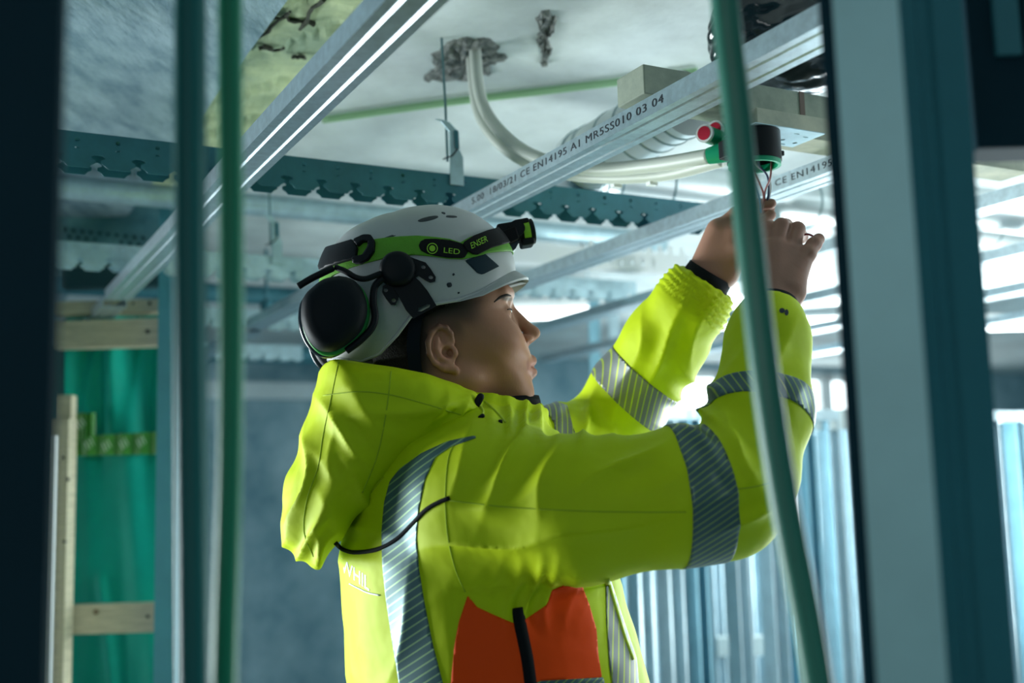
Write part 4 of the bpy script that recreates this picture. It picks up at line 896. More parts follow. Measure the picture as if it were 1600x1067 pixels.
def noise3(V, sc, seed):
    rs = np.random.RandomState(seed); D = np.zeros(len(V))
    for i in range(7):
        k = rs.randn(3); k = k/np.linalg.norm(k)*sc*(0.6+rs.rand()); D += np.sin(V@k+rs.rand()*6.28+1.3*np.sin(V@(rs.randn(3)*sc*0.4)))
    return D/7
VJ, QJ = nets(sd_jacket, [TP.o[0]-0.30, 1.27, 0.78], [TP.o[0]+0.50, 2.09, 1.80], 0.0048)
VJ = relax(VJ, QJ, 2, 0.5); NJ = vnormals(VJ, QJ)
spec = [(1090, 640, 50, 60, 2.2, 46, 0.010, 1.2), (1150, 690, 60, 60, 2.5, 55, 0.007, 1.0), (800, 720, 90, 70, 0.5, 75, 0.011, 1.0), (760, 850, 80, 90, 1.35, 70, 0.009, 1.0), (930, 830, 120, 70, 1.15, 110, 0.007, 1.2), (980, 720, 70, 45, 0.9, 70, 0.008, 1.0),
        (830, 930, 50, 40, 0.2, 30, 0.008, 1.0), (1205, 560, 60, 50, 0.5, 60, 0.006, 1.0), (1180, 800, 50, 60, 0.9, 60, 0.006, 1.0), (1040, 540, 60, 60, 0.4, 46, 0.008, 1.0), (920, 650, 40, 50, 0.3, 50, 0.010, 1.0), (560, 830, 40, 60, 1.5, 60, 0.006, 1.0), (820, 650, 40, 30, 0.2, 26, 0.010, 1.0), (620, 1000, 90, 100, 0.2, 80, 0.004, 1.0)]
DJ = 1.35*folds(VJ, NJ, spec)+0.0024*noise3(VJ, 38, 4)+0.0012*noise3(VJ, 85, 5)
# gathered cuff of the far sleeve: ribs along the arm
pj = project(VJ); e0 = np.array([1100, 442]); axd = np.array([0.616, -0.787]); s_ = (pj-e0)@axd; t_ = (pj-e0)@np.array([0.787, 0.616]); far = VJ[:, 1] > 1.70
cw = np.clip((s_+52)/10, 0, 1)*np.clip((14-s_)/6, 0, 1)*far*(pj[:, 0] > 1000); DJ += cw*0.0022*np.sin(s_*0.62+0.8*np.sin(t_*0.16)+0.4*np.sin(t_*0.41))
VJ = VJ+NJ*DJ[:, None]; NJ = vnormals(VJ, QJ); TJ = np.concatenate([QJ[:, [0, 1, 2]], QJ[:, [0, 2, 3]]])
jacket = fast_mesh('jacket', VJ, QJ, YEL, person); tag(jacket, 'yellow-green high-visibility work jacket with grey reflective bands')
pj = project(VJ); bvh_j = BVHTree.FromPolygons([tuple(v) for v in VJ], [tuple(q) for q in QJ])
front = -np.einsum('ij,ij->i', NJ, (VJ-cC)/np.linalg.norm(VJ-cC, axis=1)[:, None])
def plane3(a, b_, c, ref):
    n = np.cross(b_-a, c-a); n = n/np.linalg.norm(n)
    if (ref-a)@n < 0: n = -n
    return (VJ-a)@n
def piece(name, s, m_, off=0.0012, th=0.0022, parent=None):
    idx = s > -0.02 if np.abs(s).max() < 5 else s > -12
    tk = TJ[idx[TJ].any(1)]
    V, T = clip_tris(VJ, tk, s)
    if len(T) == 0: return None
    V, T = biggest(V, T); N = tri_normals(V, T)
    V2, F2 = thick(V, T, N, off, th); o = mesh_obj(name, V2, F2, m_, parent or jacket, True); return o
dn = lambda x, y, z: np.array([x, y, z])/np.linalg.norm([x, y, z])
T_up = tape_mat('reflective_tape_upper_arm', dn(0.55, 0.1, -0.83), 150); T_fo = tape_mat('reflective_tape_forearm', dn(0.95, 0.1, 0.25), 120); T_far = tape_mat('reflective_tape_far', dn(0.98, 0.1, -0.14), 105, (0.17, 0.19, 0.19), (0.42, 0.52, 0.06)); T_bk = tape_mat('reflective_tape_back', dn(-0.50, 0.1, 0.86), 105, (0.06, 0.13, 0.14), (0.26, 0.42, 0.22))
near = VJ[:, 1] < 1.62
mid = P(1095, 770, 1.40)
s1 = plane3(P(1040, 675, 1.40), P(1062, 872, 1.40), P(1078, 790, 1.325), mid); s2 = plane3(P(1096, 648, 1.40), P(1128, 862, 1.40), P(1146, 770, 1.33), mid)
s = np.minimum(s1, s2); s[~near | (pj[:, 0] < 1000) | (pj[:, 1] < 630)] = -1; piece('reflective_band', s, T_up)
mid = P(1180, 590, 1.39); s1 = plane3(P(1108, 606, 1.45), P(1266, 636, 1.45), P(1188, 567, 1.39), mid); s2 = plane3(P(1096, 645, 1.45), P(1252, 684, 1.45), P(1172, 609, 1.385), mid)
s = np.minimum(s1, s2); s[~near | (pj[:, 0] < 1060) | (pj[:, 1] > 720)] = -1; piece('reflective_band', s, T_fo)
mid = P(995, 608, 1.87); s1 = plane3(P(925, 583, 1.90), P(1024, 676, 1.90), P(972, 640, 1.83), mid); s2 = plane3(P(963, 546, 1.87), P(1062, 632, 1.87), P(1004, 592, 1.80), mid)
s = np.minimum(s1, s2); s[near | (pj[:, 0] < 880)] = -1; piece('reflective_band', s, T_far)
face_m = np.where((front > 0.05) & (VJ[:, 1] < 1.80), 1e3, -13)
def panel(name, poly, m_, off=0.0012, th=0.0022, fm=None):
    s = poly_sd(pj, poly); s = np.minimum(s, face_m if fm is None else fm); return piece(name, s, m_, off, th)
panel('shoulder_stripe', [(742, 681), (700, 690), (660, 708), (625, 733), (610, 752), (601, 785), (597, 830), (598, 880), (603, 930), (611, 985), (624, 1067), (630, 1110), (700, 1110), (692, 1067), (676, 1005), (663, 940), (655, 890), (651, 840), (655, 795), (664, 750), (680, 715), (705, 698), (745, 684)], T_bk)
panel('orange_panel', [(731, 930), (745, 948), (770, 960), (808, 976), (832, 960), (855, 945), (862, 922), (905, 905), (920, 945), (931, 983), (934, 1023), (940, 1060), (840, 1064), (838, 1110), (702, 1110), (705, 1067), (710, 1010), (717, 972)], ORG)
panel('reflective_hem_band', [(838, 1064), (942, 1058), (948, 1110), (838, 1110)], T_up, 0.0018)
panel('chest_stripe', [(946, 903), (952, 903), (972, 965), (994, 1030), (1000, 1110), (962, 1110), (952, 1040), (947, 970)], T_far, 0.0014, fm=np.where((front > -0.15) & (VJ[:, 1] < 1.9), 1e3, -13))
panel('far_shoulder_stripe', [(848, 636), (868, 628), (886, 634), (893, 662), (902, 690), (868, 690), (866, 662)], T_far, 0.0016, fm=np.where((front > -0.1) & (VJ[:, 1] > 1.74), 1e3, -13))
# hood hanging down the back
hood_px = [(515, 559), (545, 563), (600, 575), (660, 590), (705, 603), (738, 622), (752, 645), (742, 668), (700, 690), (648, 712), (608, 740), (568, 795), (532, 845), (508, 880), (493, 893), (470, 876), (452, 850), (445, 820), (450, 780), (462, 735), (478, 690), (494, 642), (505, 600)]
hood_ab = np.array([hab(x, y, TP, -0.07) for x, y in hood_px])
def sd_hood(G):
    a, b_, l = TP.fields(G); shp = np.broadcast_shapes(a.shape, b_.shape, l.shape); A_ = np.broadcast_to(a, shp[:2]+(1,)).ravel(); B_ = b_.ravel()
    pts = np.stack([np.repeat(A_, len(B_)), np.tile(B_, len(A_))], 1); d2 = -poly_sd(pts, hood_ab).reshape(shp); 
    hw = np.interp(a, [-0.33, -0.24, -0.10, 0.05], [0.090, 0.135, 0.182, 0.172]); r = 0.075; ql = np.abs(l)-hw+r; qd = d2+r
    d = np.sqrt(np.maximum(ql, 0)**2+np.maximum(qd, 0)**2)+np.minimum(np.maximum(ql, qd), 0)-r
    # opening on top, where the neck and the lining are
    d = smax(d, -ellip(G, TP(660, 560), (0.125, 0.10, 0.075), (TP.g, TP.l, gz)), 0.012)
    return d
hl, hh = box_of([TP(445, 893), TP(752, 560)], 0.03); hl[1] = TP.o[1]-0.26; hh[1] = TP.o[1]+0.22
VO, QO = nets(sd_hood, hl, hh, 0.0046); VO = relax(VO, QO, 2, 0.5); NO = vnormals(VO, QO)
hspec = [(470, 760, 45, 110, 0.15, 42, 0.007, 1.4), (540, 680, 60, 70, 2.3, 60, 0.007, 1.0), (480, 850, 40, 45, 0.6, 34, 0.007, 1.2), (640, 640, 100, 40, 1.3, 60, 0.005, 1.0), (560, 770, 60, 70, 2.5, 70, 0.006, 1.0), (715, 650, 40, 30, 0.5, 34, 0.007, 1.0)]
VO = VO+NO*(1.6*folds(VO, NO, hspec)+0.0022*noise3(VO, 45, 8))[:, None]
hood = fast_mesh('hood', VO, QO, YEL, jacket); bvh_h = BVHTree.FromPolygons([tuple(v) for v in VO], [tuple(q) for q in QO])
def hit(x, y, lift=0.0, trees=(bvh_j, bvh_h)):
    d = Vector(ray(x, y)).normalized(); best = None
    for t in trees:
        r = t.ray_cast(Vector(cC), d)
        if r[0] is not None and (best is None or r[3] < best[3]): best = r
    if best is None: return None
    return np.array(best[0]-d*lift)
def cord(pts, r, name, m_, parent, lift=0.0, n=8, trees=(bvh_j, bvh_h), sides=8):
    path = bez([np.array([x, y, 0.0]) for x, y in pts], n); L = [hit(p[0], p[1], lift, trees) for p in path]; L = [q for q in L if q is not None]
    if len(L) < 2: return None
    b = MB(); b.tube(L, r, sides); return b.build(name, m_, parent, True)
SEAM = mat('seam_thread', (0.33, 0.46, 0.004), 0.8)
for pts in [[(712, 688), (700, 720), (696, 780), (700, 840), (712, 890), (727, 925)], [(702, 782), (790, 792), (900, 798), (1000, 800), (1072, 800)], [(1146, 765), (1180, 760), (1200, 755)], [(600, 745), (570, 782), (545, 812), (524, 842)]]:
    cord(pts, 0.0009, 'seam', SEAM, jacket, -0.0002, trees=(bvh_j,) )
for pts in [[(529, 566), (518, 620), (505, 680), (497, 730), (480, 780), (475, 830), (490, 870)], [(505, 618), (560, 612), (610, 617), (660, 630), (720, 648)], [(612, 572), (604, 640), (590, 710), (566, 770)]]:
    cord(pts, 0.0009, 'seam', SEAM, hood, -0.0002, trees=(bvh_h,))
BLK = mat('black_cord', (0.005, 0.007, 0.009), 0.8, spec=0.15)
cord([(524, 848), (535, 858), (555, 863), (590, 858), (620, 842), (645, 818), (665, 797), (685, 785), (702, 778)], 0.0030, 'elastic_cord', BLK, jacket, 0.0015)
cord([(808, 950), (812, 975), (817, 1000), (823, 1030), (828, 1067), (830, 1085)], 0.0085, 'vent_zip', BLK, jacket, -0.002, trees=(bvh_j,))
PIP = mat('yellow_piping', (0.50, 0.62, 0.03), 0.6)
cord([(948, 905), (956, 932), (965, 962), (975, 995), (988, 1030)], 0.0035, 'flap_edge', PIP, jacket, 0.001, trees=(bvh_j,))
# cord lock and drawstring at the hood's front
def blob(px, py, rad, name, m_, parent, lift, rot=0.0, trees=(bvh_j, bvh_h)):
    c = hit(px, py, lift, trees)
    if c is None: c = P(px, py, 1.58)
    bm = bmesh.new(); bmesh.ops.create_uvsphere(bm, u_segments=14, v_segments=10, radius=1.0); me = bpy.data.meshes.new(name); ca_, sa_ = math.cos(rot), math.sin(rot)
    for v in bm.verts:
        q = np.array(v.co); q = np.sign(q)*np.abs(q)**0.7; v.co = c+cR*(q[0]*rad[0]*ca_-q[2]*rad[2]*sa_)+cf*q[1]*rad[1]+cU*(q[0]*rad[0]*sa_+q[2]*rad[2]*ca_)
    for f_ in bm.faces: f_.smooth = True
    bm.to_mesh(me); bm.free(); me.materials.append(m_); o = bpy.data.objects.new(name, me); COL.objects.link(o); o.parent = parent; return o
blob(747, 627, (0.0055, 0.006, 0.012), 'cord_lock', BLACKP, jacket, 0.004, -0.5); blob(752, 651, (0.005, 0.004, 0.003), 'cord_end', BLACKP, jacket, 0.003, 0.6); blob(782, 659, (0.003, 0.003, 0.003), 'eyelet', BLACKP, jacket, 0.002)
cord([(757, 627), (768, 636), (780, 648), (790, 660)], 0.0016, 'drawstring', PIP, jacket, 0.003); cord([(749, 632), (755, 642), (753, 650)], 0.0016, 'drawstring', PIP, jacket, 0.003)
# black inner cuffs and inner collar
def ringtube(c, n_, r_, w_, name, ell_=1.0):
    n_ = n_/np.linalg.norm(n_); b = MB(); b.tube([c-n_*w_, c-n_*w_*0.3, c+n_*w_*0.3, c+n_*w_], [r_*1.0, r_*1.02, r_*1.0, r_*0.97], 36); return b.build(name, BLK, jacket, True)
ringtube(P(1101, 441, 1.785), P(1116, 417, 1.777)-P(1101, 441, 1.785), 0.0395, 0.019, 'inner_cuff'); ringtube(P(1205, 486, 1.520), P(1206, 455, 1.535)-P(1205, 482, 1.522), 0.0365, 0.012, 'inner_cuff')
b = MB(); n = 40; V = []; Fc = []
for j, (zo, sc) in enumerate([(-0.05, 1.02), (0.004, 1.0), (0.012, 0.97), (-0.05, 0.9)]):
    for k in range(n):
        t = 2*math.pi*k/n; rr = 0.066+0.008*max(0, math.cos(t)); c0 = TP(763, 638); V.append(c0+TP.g*(math.cos(t)*rr*1.0+0.006)*sc+TP.l*math.sin(t)*0.062*sc+gz*(zo+0.02*0+0.010*math.cos(t)*0.6))
for j in range(3):
    for k in range(n): Fc.append((j*n+k, j*n+(k+1) % n, (j+1)*n+(k+1) % n, (j+1)*n+k))
b.add(V, Fc); b.build('inner_collar', BLK, jacket, True)
fl = [P(846, 628, 1.735), P(858, 654, 1.73), P(869, 690, 1.725), P(852, 704, 1.715), P(826, 694, 1.705), P(832, 660, 1.715)]; b = MB(); b.prism(fl, cf*0.010); b.build('collar_flap', YEL, jacket, bevel=0.003)
# print on the back and the small mark on the cuff
def print_on(V, Fc, fxy, lift, name, m_, parent, trees=(bvh_j,)):
    out = []
    for q in V:
        x, y = fxy(q[0], q[1]); h_ = hit(x, y, lift, trees)
        if h_ is None: return None
        out.append(h_)
    b = MB(); b.add(out, Fc); return b.build(name, m_, parent)
REFL = mat('reflective_white_print', (0.78, 0.80, 0.88), 0.4)
V, Fc = text2d('WHIL', 1.0, 0.0)
print_on(V, Fc, lambda a, c: (533+a*17.5, 892+a*9.5-c*30+a*3), 0.0012, 'back_print', REFL, jacket)
cord([(546, 912), (560, 919), (575, 926), (593, 930)], 0.0011, 'back_print', REFL, jacket, 0.0008, trees=(bvh_j,))
V, Fc = fill2d([circ(0, 0, 1, 10), ], 0.0); print_on(V, Fc, lambda a, c: (1222+a*4.5, 485-c*4), 0.001, 'cuff_mark', INK, jacket); print_on(V, Fc, lambda a, c: (1229+a*3.2, 488-c*5), 0.0012, 'cuff_mark', INK, jacket)
# trousers and boots (below the picture)
def sd_trousers(G):
    d = rcone(G, TP.pt(0, 0.95-TP.o[2], -0.03), 0.15, TP.pt(0, 0.95-TP.o[2], 0.03), 0.15)
    for s in (-1, 1):
        hip = TP.pt(0.0, 0.86-TP.o[2], s*0.10); kn = TP.pt(0.03, 0.47-TP.o[2], s*0.12); an = TP.pt(0.0, 0.13-TP.o[2], s*0.13)
        for (q0, r0_, q1, r1_) in [(hip, 0.115, kn, 0.085), (kn, 0.085, an, 0.075)]: d = smin(d, rcone(G, q0, r0_, q1, r1_), 0.04)
    return d
V, Q = nets(sd_trousers, [TP.o[0]-0.3, TP.o[1]-0.32, 0.03], [TP.o[0]+0.35, TP.o[1]+0.35, 1.15], 0.012); fast_mesh('trousers', V, Q, mat('dark_work_cloth', (0.03, 0.035, 0.045), 0.8), person)
for s in (-1, 1):
    an = TP.pt(0.0, 0.14-TP.o[2], s*0.13); he = TP.pt(-0.03, 0.055-TP.o[2], s*0.13); toe = TP.pt(0.16, 0.05-TP.o[2], s*0.155)
    def sd_boot(G): return smax(smin(rcone(G, an, 0.066, he, 0.058), rcone(G, he, 0.056, toe, 0.048), 0.03), 0.0-G[2], 0.004)
    lo_, hi_ = box_of([an, he, toe], 0.09); lo_[2] = -0.012; V, Q = nets(sd_boot, lo_, hi_, 0.009); fast_mesh('boot', V, Q, mat('black_leather', (0.02, 0.018, 0.016), 0.5), person)

# ================================================================== HELMET, EAR MUFFS, HEADLAMP
hel_c = hab(655, 445); HW = 0.113; EPS = 0.86
hel_out = [hab(*p) for p in [(804, 424), (802, 409), (796, 395), (785, 376), (767, 358), (739, 339), (697, 327), (655, 327), (613, 337), (571, 351), (543, 366), (524, 384), (511, 407), (503, 437), (499, 470), (499, 505), (503, 535), (510, 560), (528, 582), (570, 596), (630, 598), (690, 585), (740, 560), (780, 522), (800, 480), (805, 445)]]
et, er = polar(hel_c, hel_out)
helmet = empty('safety_helmet', HP(655, 445), 'white safety helmet with a black ear muff, tilted back on the head of the worker', 'helmet')
def helm_pt(th, ph): 
    r = float(np.interp(th, et, er)); c, s = math.cos(ph), math.sin(ph); cc = abs(c)**EPS; ss = math.copysign(abs(s)**EPS, s)
    return HP.pt(hel_c[0]+r*cc*math.cos(th), hel_c[1]+r*cc*math.sin(th), HW*ss)
nt_, np_ = 240, 100; V = []; Fq = []
for j in range(np_+1):
    ph = (-0.5+j/np_)*math.pi*0.998
    for i in range(nt_): V.append(helm_pt(-math.pi+2*math.pi*i/nt_, ph))
for j in range(np_):
    for i in range(nt_): Fq.append((j*nt_+i, j*nt_+(i+1) % nt_, (j+1)*nt_+(i+1) % nt_, (j+1)*nt_+i))
VS = np.array(V); Fq = np.array(Fq); TS = np.concatenate([Fq[:, [0, 1, 2]], Fq[:, [0, 2, 3]]])
rim_px = [(495, 548), (520, 556), (534, 557), (565, 562), (593, 553), (621, 525), (641, 499), (660, 487), (680, 479.5), (714, 473), (748, 460), (781, 438), (817, 416.5), (830, 408)]
rim_ab = np.array([hab(x, y, HP, -0.095) for x, y in rim_px]); qa, qb, ql = HP.ab(VS)
srim = qb-np.interp(qa, rim_ab[:, 0], rim_ab[:, 1])
# towards the front the rim line is that of the middle of the brim
V, T = clip_tris(VS, TS, srim); N = tri_normals(V, T); ctr = HP.pt(hel_c[0], hel_c[1], 0)
if np.mean(np.einsum('ij,ij->i', N, V-ctr)) < 0: T = T[:, ::-1]; N = -N
VSh, TSh, NSh = V, T, N
HELM = mat('white_helmet_shell', (0.46, 0.47, 0.475), 0.42, noise=0.06, nscale=8, bump=0.02, bscale=200)
V2, F2 = thick(V, T, N, 0.0, 0.003); mesh_obj('shell', V2, F2, HELM, helmet, True)
bvh_s = BVHTree.FromPolygons([tuple(v) for v in VSh], [tuple(t) for t in TSh]); TRS = (bvh_s,)
qa, qb, ql = HP.ab(VSh); ab_s = np.stack([qa, qb], 1); px_s = project(VSh); fr_s = -np.einsum('ij,ij->i', NSh, (VSh-cC)/np.linalg.norm(VSh-cC, axis=1)[:, None])
def spiece(name, poly, m_, off, th, parent, both=False, smooth=True):
    if both: s = poly_sd(ab_s, [hab(x, y, HP, -0.10) for x, y in poly]); 
    else: s = poly_sd(px_s, poly)*0.001; s = np.where((fr_s > -0.1) & (ql < 0.0), s, -1)
    tk = TSh[(s[TSh] > -0.03).any(1)]; V, T = clip_tris(VSh, tk, s)
    if len(T) == 0: return None
    N = tri_normals(V, T); V2, F2 = thick(V, T, N, off, th); return mesh_obj(name, V2, F2, m_, parent, smooth)
# raised lip along the rim and the flared peak at the front, both following the cut edge
def helm_l(a, b_):
    th = math.atan2(b_-hel_c[1], a-hel_c[0]); q = math.hypot(a-hel_c[0], b_-hel_c[1])/float(np.interp(th, et, er)); q = min(max(q, 0), 1)**(1/EPS); return HW*math.sqrt(max(0, 1-q*q))**EPS
a_lo, a_hi = rim_ab[0, 0], rim_ab[-1, 0]; As = np.linspace(a_lo, a_hi, 400); L_ = np.array([helm_l(a, float(np.interp(a, rim_ab[:, 0], rim_ab[:, 1]))) for a in As]); ok = np.nonzero(L_ > 1e-4)[0]; As = As[ok[0]:ok[-1]+1]; L_ = L_[ok[0]:ok[-1]+1]
tpar = np.linspace(0, math.pi, 70); a_mid, a_half = (As[0]+As[-1])/2, (As[-1]-As[0])/2; half = []
for t in tpar:
    a = a_mid+a_half*math.cos(t); half.append((a, float(np.interp(a, rim_ab[:, 0], rim_ab[:, 1])), float(np.interp(a, As, L_)) if 0 < t < math.pi else 0.0))
loop = [(a, b_, -l_) for a, b_, l_ in half]+[(a, b_, l_) for a, b_, l_ in half[::-1][1:]]
b = MB(); b.tube([HP.pt(a, b_+0.002, l_*1.008) for a, b_, l_ in loop], 0.0026, 8); b.build('rim_lip', HELM, helmet, True)
fr_loop = [q for q in loop[::-1] if q[0] > hab(700, 470, HP, -0.1)[0]]
fr_loop = [(a, b_, l_) for a, b_, l_ in loop if l_ > 0 and a > hab(706, 470, HP, -0.1)[0]]+[(a, b_, l_) for a, b_, l_ in loop if l_ <= 0 and a > hab(706, 470, HP, -0.1)[0]]
a_s = hab(706, 470, HP, -0.1)[0]; a_e = max(q[0] for q in fr_loop); V = []; Fc = []
for (a, b_, l_) in fr_loop:
    wgt = ((a-a_s)/(a_e-a_s))**0.8; out = np.array([a-hel_c[0], l_*0.9]); out = out/np.linalg.norm(out); wd = 0.018*wgt+0.0005
    for (k, up) in ((-0.2, 0.010), (0.15, 0.0075), (1.0, 0.0012), (1.0, -0.0025), (0.0, -0.001), (-0.25, 0.002)): V.append(HP.pt(a+out[0]*wd*k, b_+up*wgt-0.22*wd*max(k, 0), l_+out[1]*wd*k))
m = len(fr_loop)
for k in range(m-1):
    for j_ in range(6): Fc.append((k*6+j_, k*6+(j_+1) % 6, (k+1)*6+(j_+1) % 6, (k+1)*6+j_))
Fc += [tuple(range(6))[::-1], tuple((m-1)*6+j_ for j_ in range(6))]
b = MB(); b.add(V, Fc); b.build('peak', HELM, helmet, autosmooth=0.6)
NAVY = mat('navy_label', (0.008, 0.026, 0.040), 0.6, spec=0.2); DK = mat('vent_dark', (0.05, 0.06, 0.065), 0.8)
spiece('sticker', [(726, 407), (757, 396), (780, 416), (754, 429), (746, 427)], NAVY, 0.0006, 0.001, helmet)
def oval(cx, cy, rx, ry, ang, n=18): return [(cx+rx*math.cos(t)*math.cos(ang)-ry*math.sin(t)*math.sin(ang), cy+rx*math.cos(t)*math.sin(ang)+ry*math.sin(t)*math.cos(ang)) for t in np.linspace(0, 2*math.pi, n, endpoint=False)]
for (cx, cy, rx, ry, an) in [(669, 342, 17, 3.2, -0.22), (705, 338.5, 10, 1.8, 0.05), (693, 333, 4, 1.5, 0.3), (607, 371, 15, 1.8, -0.35)]: spiece('vent_slot', oval(cx, cy, rx, ry, an), DK, 0.0004, 0.0012, helmet)
for (cx, cy, r) in [(709, 429, 2.4), (702, 445, 4.4), (716, 457, 2.3)]: spiece('rivet_hole', oval(cx, cy, r, r, 0), INK, 0.0005, 0.0012, helmet)
# chin strap
STR = mat('dark_webbing', (0.006, 0.010, 0.018), 0.85, spec=0.15)
for s in (-1, 1):
    path = bez([HP(655, 480, s*0.090, -0.09), HP(648, 510, s*0.088, -0.09), HP(646, 550, s*0.084, -0.09), HP(655, 590, s*0.074, -0.08), HP(690, 625, s*0.066, -0.07), HP(740, 650, s*0.05, -0.06)], 6); b = MB(); V = []; Fc = []
    for i, p in enumerate(path):
        for (da, dl) in ((-0.009, 0), (0.009, 0), (0.009, s*0.002), (-0.009, s*0.002)): V.append(p+HP.g*da+HP.l*dl)
    for i in range(len(path)-1):
        for j in range(4): Fc.append((i*4+j, i*4+(j+1) % 4, (i+1)*4+(j+1) % 4, (i+1)*4+j))
    Fc += [(0, 3, 2, 1), tuple((len(path)-1)*4+j for j in range(4))]
    b.add(V, Fc); b.build('chin_strap', STR, helmet)
# inner harness: dark band round the head below the shell
b = MB(); V = []; Fc = []; n = 60
for k in range(n):
    t = 2*math.pi*k/n; c0 = HP(672, 470); ca_, sa_ = math.cos(t), math.sin(t); tl = HP.g*math.cos(0.38)+gz*math.sin(0.38)
    p = c0+tl*ca_*0.106+HP.l*sa_*0.083; upv = gz*math.cos(0.38)-HP.g*math.sin(0.38)
    V += [p-upv*0.018, p+upv*0.02]
for k in range(n): k2 = (k+1) % n; Fc.append((2*k, 2*k2, 2*k2+1, 2*k+1))
b.add(V, Fc); o = b.build('headband', STR, helmet, True); sm = o.modifiers.new('solid', 'SOLIDIFY'); sm.thickness = 0.003
# ear muff
CUP = mat('ear_cup_black', (0.004, 0.007, 0.011), 0.6, spec=0.2); CUPG = mat('ear_cup_gloss', (0.012, 0.02, 0.03), 0.2); EGR = mat('ear_cup_green', (0.03, 0.34, 0.05), 0.4); CUSH = mat('ear_cushion', (0.015, 0.015, 0.018), 0.6)
cup_px = [(530, 431), (545, 434), (556, 440), (566, 452), (572, 467), (574, 482), (571, 500), (564, 516), (551, 530), (535, 542), (518, 549), (500, 547), (486, 536), (476, 520), (470, 498), (471, 474), (477, 460), (488, 449), (506, 436)]
cc_ = np.mean(cup_px, 0)
def cup_stack(layers, name, m_, parent, mirror=False, n=48):
    base = bez([np.array([x, y, 0.0]) for x, y in cup_px+cup_px[:1]], 3)[:-1]; V = []; Fc = []; m = len(base); sg = -1 if mirror else 1
    for (l_, sc, dx, dy) in layers:
        for p in base:
            x, y = cc_+(np.array(p[:2])-cc_)*sc+np.array([dx, dy]); a, b_ = hab(x, y, HP, -0.135); V.append(HP.pt(a, b_, -l_*sg))
    for j in range(len(layers)-1):
        for k in range(m): Fc.append((j*m+k, j*m+(k+1) % m, (j+1)*m+(k+1) % m, (j+1)*m+k))
    Fc.append(tuple(range(m))[::-1]); Fc.append(tuple((len(layers)-1)*m+k for k in range(m)))
    if not mirror: Fc = [f[::-1] for f in Fc]
    b = MB(); b.add(V, Fc); return b.build(name, m_, parent, True)
for mir in (False, True):
    tp_ = 'ear_cup'
    cup = cup_stack([(0.122, 0.985, 0, 0), (0.128, 1.0, 0, 0), (0.140, 0.985, 0, 0), (0.150, 0.93, 0, 0), (0.157, 0.80, 0, 0), (0.161, 0.55, 0, 0), (0.1625, 0.2, 0, 0)], tp_, CUP, helmet, mir)
    cup_stack([(0.116, 1.02, 2.5, 3), (0.1175, 1.035, 2.5, 3), (0.1235, 1.035, 2.5, 3), (0.125, 1.0, 2, 2)], 'green_ring', EGR, cup, mir)
    cup_stack([(0.102, 1.00, 0, 3), (0.104, 1.06, -2, 3), (0.112, 1.07, -2, 3), (0.117, 1.04, -1, 3)], 'cup_rim', CUPG, cup, mir)
    cup_stack([(0.086, 0.90, 2, 2), (0.090, 1.0, 2, 2), (0.098, 1.0, 2, 2), (0.103, 0.92, 2, 2)], 'cushion', CUSH, cup, mir)
    sg = 1 if mir else -1
    def arm(pts, r, nm):
        pp = [HP.pt(*hab(x, y, HP, -0.13), sg*l_) for x, y, l_ in pts]; b = MB(); b.tube(bez(pp, 8), r, 10); b.build(nm, BLACKP, helmet, True)
    arm([(466, 447, 0.128), (485, 436, 0.130), (505, 426, 0.130), (520, 418, 0.126)], 0.0048, 'bail_arm'); arm([(524, 416, 0.124), (540, 424, 0.130), (556, 434, 0.133), (572, 436, 0.132), (592, 428, 0.128), (612, 421, 0.126)], 0.0042, 'bail_arm')
    arm([(600, 432, 0.124), (586, 446, 0.124), (583, 470, 0.126), (586, 495, 0.127), (580, 513, 0.127), (562, 532, 0.126), (541, 547, 0.122)], 0.0052, 'bail_arm')
    cpt = lambda l_: HP.pt(*hab(621, 420, HP, -0.125), sg*l_)
    b = MB(); b.tube([cpt(0.108), cpt(0.124), cpt(0.130), cpt(0.134), cpt(0.136)], [0.0245, 0.0248, 0.0240, 0.0215, 0.017], 36); b.build('pivot_hub', BLACKP, helmet, autosmooth=0.9)
    def plate(loop, holes, l_, nm):
        lp = [hab(x, y, HP, -0.118) for x, y in loop]; hs = [[hab(x, y, HP, -0.118) for x, y in h_] for h_ in holes]; V, Fc = fill2d([lp]+hs, 0.004); b = MB(); b.add(to3(V, HP.o+HP.l*sg*l_, HP.g, gz, HP.l*sg), Fc); b.build(nm, BLACKP, helmet)
    plate([(632, 398), (656, 407), (665, 410), (673, 420), (681, 433), (680, 439), (672, 441), (664, 437), (654, 430), (638, 442)], [oval(661.5, 417, 3.6, 3.2, 0), oval(673, 433, 4, 3.2, 0.3)], 0.1165, 'mount_tab')
    plate([(610, 440), (598, 447), (597, 456), (603, 466), (611, 476), (618, 476), (622, 468), (624, 455)], [oval(602.8, 453, 3.4, 3.4, 0), oval(615, 469, 3.6, 3.4, 0)], 0.1165, 'mount_tab')
    plate([(606, 436), (642, 428), (656, 440), (668, 455), (676, 468), (682, 478), (664, 488), (646, 498), (634, 484), (624, 465)], [[(652, 487), (654, 481), (668, 475), (672, 476), (671, 480), (658, 487)]], 0.1190, 'mount_leg')

